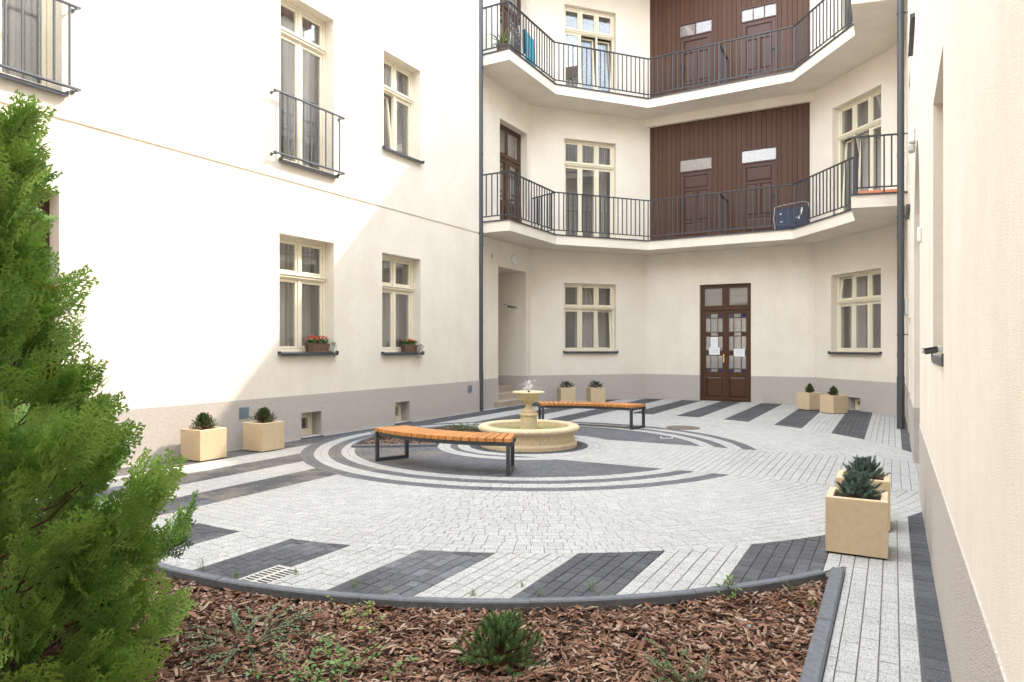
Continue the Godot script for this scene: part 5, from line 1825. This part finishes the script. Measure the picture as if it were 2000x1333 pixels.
# ------------------------------------------------------------------ small things
func build_small_things() -> void:
	# cast manhole cover and the drain by the kerb
	var m := thing("manhole_cover", "round rusty manhole cover set in white paving behind the benches", "manhole cover", place(-3.38, 0.003, -12.5))
	var s := Shape.new()
	s.tube([Vector3(0, -0.03, 0), Vector3(0, 0.003, 0)], [0.31], 40)
	part(m, "ring", s, M.rust_iron)
	s = Shape.new()
	s.tube([Vector3(0, -0.02, 0), Vector3(0, 0.007, 0)], [0.285], 40)
	for k in 15:
		var x := -0.26 + 0.037 * k
		var w := sqrt(maxf(0, 0.27 * 0.27 - x * x))
		if w > 0.03: s.box(Vector3(x - 0.009, 0.005, -w), Vector3(x + 0.009, 0.011, w), Transform3D(), 0.003)
	part(m, "lid", s, M.rust_iron)
	m = thing("drain_grate", "square slotted metal drain grate in the paving by the curved kerb", "drain", place(-3.555, 0.004, -3.13, 0.0))
	part(m, "frame", frame_shape(-0.12, 0.12, -0.17, 0.17, 0.014, -0.02, 0.002), M.galvanised, Transform3D(Basis(Vector3.RIGHT, -PI / 2), Vector3.ZERO))
	part(m, "sump", box_shape(Vector3(-0.118, -0.1, -0.168), Vector3(0.118, -0.011, 0.168)), M.black_plastic)
	for k in 9:
		var z := -0.15 + 0.0355 * k
		s = box_shape(Vector3(-0.104, -0.003, z), Vector3(0.104, 0.003, z + 0.014), 0.002)
		part(m, "grate_bar", s, M.galvanised)
	part(m, "grate_rib", box_shape(Vector3(-0.012, -0.002, -0.155), Vector3(0.012, 0.0024, 0.155)), M.galvanised)
	m = thing("access_lid", "small pale square access lid in the dark paving disc near the far bench", "access lid", place(-3.25, 0.004, -11.02, 0.3))
	part(m, "lid", box_shape(Vector3(-0.075, -0.01, -0.075), Vector3(0.075, 0.003, 0.075), 0.003), M.kerb_concrete)
	part(m, "frame", frame_shape(-0.1, 0.1, -0.1, 0.1, 0.02, -0.01, 0.001), M.galvanised, Transform3D(Basis(Vector3.RIGHT, -PI / 2), Vector3.ZERO))
	# in-ground garden spot
	m = thing("garden_spotlight", "small round white ground spotlight lying in the bark", "spotlight", place(-0.69, -0.06, -3.92, 0.4))
	m.transform.basis = m.transform.basis * Basis(Vector3.RIGHT, 0.25)
	s = Shape.new()
	s.lathe([Vector2(0.03, -0.03), Vector2(0.055, 0.0), Vector2(0.062, 0.018), Vector2(0.058, 0.026), Vector2(0.046, 0.022), Vector2(0.044, 0.008)], 28)
	part(m, "housing", s, M.galvanised)
	s = Shape.new()
	s.lathe([Vector2(0.0, 0.012), Vector2(0.045, 0.010)], 24)
	part(m, "lens", s, M.lamp_lens)
	# floodlight on the gate house
	m = thing("floodlight", "dark grey floodlight on the cream wall of the gate house", "floodlight", Transform3D(Basis(Vector3(0, 0, 1), Vector3.UP, Vector3(-1, 0, 0)) * Basis.from_scale(Vector3.ONE * 0.52), Vector3(RIGHT_X, 1.487, -4.40)))
	s = Shape.new()
	s.box(Vector3(-0.085, -0.03, 0.045), Vector3(0.085, 0.03, 0.17), Transform3D(Basis(Vector3.RIGHT, 0.2), Vector3.ZERO), 0.012)
	s.box(Vector3(-0.09, 0.028, 0.04), Vector3(0.09, 0.038, 0.185), Transform3D(Basis(Vector3.RIGHT, 0.2), Vector3.ZERO), 0.004)
	part(m, "housing", s, M.lamp_housing)
	part(m, "lens", box_shape(Vector3(-0.075, -0.052, 0.06), Vector3(0.075, -0.022, 0.182), 0.006), M.lamp_lens)
	part(m, "bracket", box_shape(Vector3(-0.03, -0.035, 0.0), Vector3(0.03, 0.03, 0.05), 0.006), M.white_plastic)
	# devices
	m = thing("alarm_siren", "small white alarm box on the gate house beside the downpipe", "alarm", place(RIGHT_X, 2.22, -14.4))
	part(m, "housing", box_shape(Vector3(-0.06, -0.16, -0.1), Vector3(0, 0.16, 0.1), 0.025), M.white_plastic)
	m = thing("motion_sensor", "white and grey motion sensor on the wall above the gateway arch", "sensor", place(RIGHT_X, 3.98, -9.6))
	part(m, "housing", box_shape(Vector3(-0.07, -0.02, -0.06), Vector3(0, 0.17, 0.06), 0.02), M.white_plastic)
	part(m, "eye", box_shape(Vector3(-0.075, -0.13, -0.05), Vector3(-0.004, -0.022, 0.05), 0.02), M.galvanised)
	m = thing("junction_box", "tiny white junction box on the wall near the gateway arch", "junction box", place(RIGHT_X, 2.56, -7.55))
	part(m, "cover", box_shape(Vector3(-0.035, -0.07, -0.055), Vector3(0, 0.07, 0.055), 0.008), M.white_plastic)
	m = thing("wall_lamp", "round white wall lamp above the stepped doorway", "lamp", Transform3D(Basis(Vector3(0, 0, -1), Vector3.UP, Vector3(1, 0, 0)), Vector3(STEP_X, 3.75, -15.42)))
	s = Shape.new()
	s.lathe([Vector2(0.135, 0.0), Vector2(0.137, 0.03), Vector2(0.12, 0.06), Vector2(0.075, 0.085), Vector2(0.0, 0.095)], 36)
	part(m, "shade", s, M.white_plastic, Transform3D(Basis(Vector3.RIGHT, PI / 2), Vector3.ZERO))
	s = Shape.new()
	s.lathe([Vector2(0.02, 0.09), Vector2(0.018, 0.1), Vector2(0.0, 0.101)], 14)
	part(m, "cap", s, M.galvanised, Transform3D(Basis(Vector3.RIGHT, PI / 2), Vector3.ZERO))
	m = thing("number_plate", "small square pale plate on the wall left of the round lamp", "plate", place(STEP_X, 3.71, -14.31))
	part(m, "plate", box_shape(Vector3(0, -0.06, -0.05), Vector3(0.012, 0.06, 0.05), 0.003), M.white_plastic)
	part(m, "inset", box_shape(Vector3(0.012, -0.045, -0.036), Vector3(0.015, 0.045, 0.036), 0.002), M.step_stone)
	m = thing("socket_post", "slim black socket post standing between two yew planters", "socket post", place(-6.98, 0, -17.35, -0.85))
	part(m, "post", box_shape(Vector3(-0.045, 0, -0.04), Vector3(0.045, 0.46, 0.04), 0.006), M.black_plastic)
	part(m, "cover", box_shape(Vector3(-0.035, 0.28, 0.04), Vector3(0.035, 0.42, 0.055), 0.005), M.lamp_housing)
	# on the galleries
	m = thing("clothes_airer", "folding clothes airer with a turquoise towel on the upper gallery", "clothes airer", place(-7.95, 8.29, -14.75, 0.15))
	s = Shape.new()
	for x in [-0.22, 0.22]:
		s.tube([Vector3(x, 0, -0.5), Vector3(x * 0.4, 0.85, -0.5), Vector3(x * 0.3, 0.9, -0.42)], [0.009], 6)
		s.tube([Vector3(x, 0, 0.5), Vector3(x * 0.4, 0.85, 0.5)], [0.009], 6)
		s.tube([Vector3(x * 0.4, 0.85, -0.5), Vector3(x * 0.4, 0.85, 0.5)], [0.009], 6)
	for k in 5:
		s.tube([Vector3(-0.2 + 0.1 * k, 0.8, -0.5), Vector3(-0.2 + 0.1 * k, 0.8, 0.5)], [0.004], 5)
	part(m, "frame", s, M.white_plastic)
	s = Shape.new()
	for k in 30:
		var za := -0.42 + 0.026 * k
		var zb := za + 0.026
		var xa := 0.215 + 0.016 * sin(za * 17.0)
		var xb := 0.215 + 0.016 * sin(zb * 17.0)
		s.quad(Vector3(xa, 0.08, za), Vector3(xa - 0.02, 0.82, za), Vector3(xb - 0.02, 0.82, zb), Vector3(xb, 0.08, zb))
		s.quad(Vector3(xa - 0.02, 0.82, za), Vector3(xa - 0.08, 0.815, za), Vector3(xb - 0.08, 0.815, zb), Vector3(xb - 0.02, 0.82, zb))
		s.quad(Vector3(xa - 0.08, 0.815, za), Vector3(xa - 0.09, 0.3, za), Vector3(xb - 0.09, 0.3, zb), Vector3(xb - 0.08, 0.815, zb))
	part(m, "towel", s, M.cloth_teal)
	m = thing("potted_palm", "potted plant with long arching leaves at the upper gallery's end", "potted plant", place(-8.0, 8.29, -13.85))
	s = Shape.new()
	s.lathe([Vector2(0.0, 0.0), Vector2(0.1, 0.0), Vector2(0.14, 0.24), Vector2(0.15, 0.245), Vector2(0.148, 0.27), Vector2(0.13, 0.265), Vector2(0.0, 0.24)], 24)
	part(m, "pot", s, M.terracotta)
	s = Shape.new()
	s.coloured = true
	var r := RandomNumberGenerator.new()
	r.seed = 9
	for k in 34:
		var a := r.randf() * TAU
		var l := r.randf_range(0.35, 0.6)
		var prev := Vector3(0, 0.25, 0)
		var q := Vector3(-sin(a), 0, cos(a))
		s.tint = Color(0.08, 0.16, 0.03).lerp(Color(0.28, 0.34, 0.08), r.randf())
		var steep := r.randf_range(0.5, 1.5)
		for i in 5:
			var f := (i + 1) / 5.0
			var p := Vector3(cos(a) * l * f * 0.75, 0.25 + l * (steep * f - 0.75 * f * f), sin(a) * l * f * 0.75)
			var w0 := 0.016 * (1.0 - i / 5.0) + 0.003
			var w1 := 0.016 * (1.0 - (i + 1) / 5.0) + 0.001
			s.quad(prev - q * w0, prev + q * w0, p + q * w1, p - q * w1)
			prev = p
	part(m, "fronds", s, M.leaf)
	m = thing("folding_cot", "folded navy blue cloth cot bed leaning on the lower gallery railing", "folding cot", Transform3D(Basis(Vector3.UP, 0.1) * Basis(Vector3.RIGHT, -0.28), Vector3(-2.2, 4.41, -18.32)))
	s = Shape.new()
	s.box(Vector3(-0.37, 0.03, -0.05), Vector3(0.37, 0.62, 0.05), Transform3D(Basis(Vector3.BACK, 0.1), Vector3.ZERO), 0.045)
	part(m, "cover", s, M.cloth_navy)
	s = Shape.new()
	s.tube([Vector3(-0.40, 0, 0.06), Vector3(-0.44, 0.3, 0.06), Vector3(-0.42, 0.62, 0.06), Vector3(-0.3, 0.66, 0.06), Vector3(0.25, 0.74, 0.06), Vector3(0.36, 0.7, 0.06), Vector3(0.42, 0.4, 0.06), Vector3(0.40, 0.08, 0.06), Vector3(0.3, 0.02, 0.06), Vector3(-0.40, 0.0, 0.06)], [0.009], 7)
	part(m, "rim", s, M.galvanised)
	s = Shape.new()
	s.box(Vector3(0.06, 0.3, 0.05), Vector3(0.1, 0.62, 0.062), Transform3D(Basis(Vector3.BACK, -0.25), Vector3.ZERO), 0.004)
	for p in [[-0.3, 0.42], [-0.28, 0.2], [0.08, 0.3]]:
		s.box(Vector3(p[0], p[1], 0.05), Vector3(p[0] + 0.06, p[1] + 0.03, 0.06))
	part(m, "straps", s, M.white_plastic)
	m = thing("folded_rug", "rolled orange rug lying on the lower gallery beside the dark downpipe", "rug", place(-0.22, 4.40, -15.05, 0.2))
	s = Shape.new()
	s.tube([Vector3(-0.36, 0.07, 0), Vector3(0.36, 0.07, 0)], [0.07], 14)
	part(m, "roll", s, M.orange_cloth)
	m = thing("broom", "red broom leaning behind the lower gallery railing", "broom", Transform3D(Basis(Vector3.RIGHT, 0.12), Vector3(-8.2, 4.4, -15.2)))
	s = Shape.new()
	s.tube([Vector3(0, 0.1, 0), Vector3(0, 1.15, 0)], [0.011], 7)
	part(m, "handle", s, M.red_plastic)
	part(m, "brush", box_shape(Vector3(-0.03, 0.0, -0.14), Vector3(0.03, 0.11, 0.14), 0.012), M.cloth_navy)

func build_plants() -> void:
	# planters: two by the sunny wing, two by the stepped doorway, two by the far basement window, two by the gate house
	var spots := [
		["beige planter in the sun against the side house wall", place(-8.02, 0, -5.93), "pine"],
		["beige planter beside the vent grille of the side house", place(-7.96, 0, -6.87), "pine"],
		["beige planter holding a yew, nearer the stepped doorway", place(-7.6, 0, -16.55, -0.85), "yew"],
		["beige planter holding a yew, nearer the entrance door", place(-6.93, 0, -16.98, -0.85), "yew"],
		["beige planter against the gallery house, nearer the entrance door", place(-1.73, 0, -17.58, 0.845), "pine"],
		["beige planter covering part of a basement window", place(-1.17, 0, -16.9, 0.845), "pine"],
		["beige planter with a blue spruce, nearer the bark bed", place(-0.23, 0, -5.64), "spruce"],
		["beige planter with a blue spruce, nearer the gateway", place(-0.22, 0, -6.48), "spruce"],
	]
	var plant_labels := [
		"small bushy pine in the sunlit planter by the side house", "small dark pine in the planter beside the vent grille",
		"low spreading yew in the planter nearer the stepped doorway", "low spreading yew in the planter nearer the entrance door",
		"small pointed pine in the planter nearer the entrance door", "small bushy pine in the planter by the basement window",
		"low blue spruce in the planter nearer the bark bed", "low blue spruce in the planter nearer the gateway"]
	var first: Node3D
	for k in spots.size():
		if k == 0: first = build_planter(spots[0][0], spots[0][1])
		else: copy_of(first, spots[k][0], spots[k][1])
		var t: Transform3D = spots[k][1] * Transform3D(Basis(), Vector3(0, 0.372, 0))
		match spots[k][2]:
			"pine": conifer("dwarf_pine", plant_labels[k], "shrub", t, {"seed": 3 + k, "h": 0.25 if k != 4 else 0.27, "w": 0.175 if k < 2 else 0.125, "n": 84, "low": 0.06, "lean": 0.45, "shape": 0.6, "rise0": 0.25, "rise1": 1.2, "twig": 0.042, "needles": 60, "nl": 0.0135, "nw": 0.0013, "c0": Color(0.035, 0.075, 0.026), "c1": Color(0.12, 0.19, 0.06)}, "small pines in planters")
			"yew": conifer("yew", plant_labels[k], "shrub", t, {"seed": 3 + k, "h": 0.15, "w": 0.2, "n": 24, "low": 0.05, "lean": 1.4, "shape": 0.35, "rise0": 0.15, "rise1": 0.7, "twig": 0.07, "needles": 44, "nl": 0.02, "nw": 0.0016, "c0": Color(0.016, 0.045, 0.02), "c1": Color(0.05, 0.1, 0.045)}, "yews in planters")
			"spruce": conifer("blue_spruce", plant_labels[k], "shrub", t, {"seed": 3 + k, "shoots": 4, "h": 0.15, "w": 0.14, "n": 50, "low": 0.05, "lean": 1.4, "shape": 0.42, "rise0": 0.08, "rise1": 1.1, "twig": 0.06, "needles": 130, "nl": 0.014, "nw": 0.0013, "up0": 0.0, "up1": 0.4, "c0": Color(0.075, 0.14, 0.11), "c1": Color(0.24, 0.33, 0.28)}, "blue spruces in planters")
	conifer("young_spruce", "young green spruce growing alone in the bark bed", "shrub", place(-1.66, -0.07, -2.86), {"seed": 21, "h": 0.25, "w": 0.2, "n": 90, "low": 0.04, "lean": 1.1, "shape": 0.5, "rise0": 0.15, "rise1": 1.15, "twig": 0.058, "needles": 100, "nl": 0.013, "nw": 0.0012, "up0": 0.0, "up1": 0.5, "c0": Color(0.06, 0.13, 0.04), "c1": Color(0.2, 0.32, 0.12)})
	build_thuja()
	# low plants in the bark bed
	var coto := {"stems": 13, "h": 0.1, "reach": 0.30, "step": 0.009, "ll": 0.014, "lw": 0.0048, "arch": 1.9, "c0": Color(0.04, 0.09, 0.03), "c1": Color(0.13, 0.2, 0.07), "seed": 5}
	leafy("cotoneaster", "sprawling small-leaved cotoneaster in the bark near the ground spotlight", "shrub", place(-0.79, -0.065, -3.05), coto.merged({"h": 0.15, "reach": 0.26}, true))
	leafy("creeping_juniper", "grey-green creeping shrub spreading from under the thuja", "shrub", place(-2.92, -0.06, -2.42), coto.merged({"seed": 6, "stems": 30, "reach": 0.42, "h": 0.09, "ll": 0.013, "c0": Color(0.06, 0.12, 0.05), "c1": Color(0.17, 0.25, 0.12)}, true))
	leafy("hypericum", "loose green plant with oval leaves in the bark beside the creeping shrub", "plant", place(-2.27, -0.07, -2.32), {"seed": 8, "stems": 24, "h": 0.14, "reach": 0.22, "step": 0.026, "ll": 0.032, "lw": 0.0095, "arch": 1.5, "spread": 0.11, "c0": Color(0.07, 0.14, 0.04), "c1": Color(0.2, 0.3, 0.09)})
	leafy("hypericum", "sparse yellow-green sprig in the bark at the foot of the thuja", "plant", place(-2.6, -0.07, -2.9), {"seed": 11, "stems": 8, "h": 0.13, "reach": 0.16, "step": 0.024, "ll": 0.026, "lw": 0.008, "arch": 1.5, "spread": 0.09, "c0": Color(0.12, 0.2, 0.05), "c1": Color(0.3, 0.38, 0.1)})
	leafy("weed_sprig", "small bright weed growing over the kerb by the dark stripe", "weed", place(-0.86, -0.03, -4.28), {"seed": 12, "stems": 7, "h": 0.1, "reach": 0.08, "step": 0.02, "ll": 0.022, "lw": 0.008, "c0": Color(0.12, 0.22, 0.05), "c1": Color(0.25, 0.36, 0.1)})
	# by the fountain
	var sb := [["feathery green juniper at the outer edge of the fountain-side bed", Vector2(-7.2, -9.05), 0.35, 0.13, 13], ["spreading dark juniper in the fountain-side bed close to the basin", Vector2(-6.5, -10.05), 0.42, 0.12, 14], ["tiny green shrub by the kerb of the fountain-side bed", Vector2(-7.25, -8.75), 0.14, 0.1, 15]]
	for p in sb:
		leafy("bed_juniper", p[0], "shrub", place(p[1].x, 0.0, p[1].y), {"seed": p[4], "stems": 34, "h": p[3], "reach": p[2], "step": 0.012, "ll": 0.03, "lw": 0.004, "arch": 1.7, "spread": 0.06, "c0": Color(0.03, 0.075, 0.025), "c1": Color(0.10, 0.17, 0.06)})
	var tufts := [[-4.05, -2.98, 0.13], [-3.72, -2.99, 0.08], [-3.42, -3.22, 0.08], [-2.93, -3.22, 0.09], [-2.66, -3.23, 0.08], [-2.2, -3.46, 0.07], [-2.02, -3.75, 0.06], [-1.62, -3.9, 0.08], [-1.85, -3.65, 0.06], [-0.55, -4.55, 0.15], [-0.42, -4.35, 0.13], [-0.62, -4.82, 0.08], [-1.25, -2.95, 0.06]]
	for k in tufts.size():
		var p: Array = tufts[k]
		grass_tuft("thin grass tuft sprouting beside the kerb of the bark bed", p[0], -0.004 if k < 9 else -0.06, p[1], p[2], 7 + (k * 5) % 9, 60 + k)
	var on_wall := func(z: float, y: float, out: float) -> Transform3D: return Transform3D(Basis(Vector3(0, 0, -1), Vector3.UP, Vector3(1, 0, 0)), Vector3(LEFT_X + out, y, z))
	flower_box("brown flower box on the sill of the half-sunlit window", "orange-red flowering plants in the box on the half-sunlit window", on_wall.call(-8.38, 1.40, -0.06), 0.5, false, 2)
	flower_box("brown flower box on the sill nearer the downpipe", "red flowers with variegated ivy trailing below the sill", on_wall.call(-10.86, 1.38, -0.06), 0.42, true, 3)

func build_sky() -> ProceduralSkyMaterial:
	var sky := ProceduralSkyMaterial.new()
	sky.sky_top_color = Color(0.635, 0.685, 0.745)
	sky.sky_horizon_color = Color(0.90, 0.89, 0.87)
	sky.sky_curve = 0.16
	sky.ground_bottom_color = Color(0.35, 0.34, 0.33)
	sky.ground_horizon_color = Color(0.75, 0.78, 0.8)
	sky.sun_angle_max = 0.0
	var im := Image.create(1024, 512, false, Image.FORMAT_RGBA8)
	var f := FastNoiseLite.new()
	f.seed = 4
	f.frequency = 1.5
	f.fractal_octaves = 6
	for y in 512:
		var up := PI * (0.5 - (y + 0.5) / 512.0)
		for x in 1024:
			var a := TAU * x / 1024.0
			var d := Vector3(cos(a) * cos(up), sin(up) * 1.8, sin(a) * cos(up))
			var c := clampf(f.get_noise_3dv(d) * 2.2 + 0.42, 0.0, 1.0)
			im.set_pixel(x, y, Color(1, 0.975, 0.935, c if up > 0 else 0.0))
	sky.sky_cover = ImageTexture.create_from_image(im)
	sky.sky_cover_modulate = Color(0.62, 0.62, 0.62, 1.0)
	return sky

func _ready() -> void:
	rng.seed = 20240611
	noise.seed = 17
	noise.frequency = 0.05
	# camera
	var cam := Camera3D.new()
	cam.name = "camera"
	cam.near = 0.05
	cam.far = 400.0
	cam.projection = Camera3D.PROJECTION_FRUSTUM
	cam.size = 0.05
	cam.frustum_offset = Vector2(0, 0.05 * 10.5 / 1333.0)
	cam.position = Vector3(0, 1.5, 0)
	cam.rotation = Vector3(0, atan(745.0 / 1333.0), 0)
	cam.current = true
	add_child(cam)
	# sky and sun
	var env := Environment.new()
	env.background_mode = Environment.BG_SKY
	env.sky = Sky.new()
	env.sky.sky_material = build_sky()
	env.background_energy_multiplier = 2.7
	env.tonemap_mode = Environment.TONE_MAPPER_LINEAR
	env.tonemap_exposure = 3.65
	env.sdfgi_enabled = true
	env.ssao_enabled = true
	env.ssil_enabled = true
	var world := WorldEnvironment.new()
	world.name = "world"
	world.environment = env
	add_child(world)
	var sun := DirectionalLight3D.new()
	sun.name = "sun"
	sun.light_color = Color(1.0, 0.95, 0.87)
	sun.light_energy = 0.6
	sun.light_angular_distance = 0.5
	sun.shadow_enabled = true
	sun.transform = Transform3D(Basis.looking_at(Vector3(-0.61, -1.0, 0.95), Vector3.UP), Vector3(0, 20, 0))
	add_child(sun)
	make_materials()
	build_pavement()
	build_left_house()
	build_back_house()
	build_right_house()
	build_front_house()
	build_kerbs()
	downpipe("grey downpipe between the sunny wall and the galleries", -8.40 + 0.02, -13.49, 0.0, 0.062, [1.75, 3.5, 5.6, 7.6, 9.4], Vector3(-1, 0, 0))
	downpipe("dark downpipe in the corner beside the gate house", 0.12, -14.3, 0.0, 0.058, [1.35, 3.5, 5.0, 7.2, 9.4], Vector3(1, 0, 0))
	scatter_bark("front_bark", "reddish brown bark chips covering the bed inside the curved kerb", front_bed, -0.04, 46000, false)
	scatter_bark("side_bark", "dark bark chips in the small bed beside the fountain", side_bed(1.465, 2.595, deg_to_rad(33.5)), 0.0, 2600, true)
	build_fountain()
	build_bench("curved slatted bench on grey legs standing in front of the fountain's planted bed", place(FOUNTAIN.x, 0, FOUNTAIN.y, -0.02))
	build_bench("curved slatted bench on grey legs standing toward the entrance door", place(-4.55, 0, -9.75, PI + 0.2))
	build_plants()
	build_small_things()
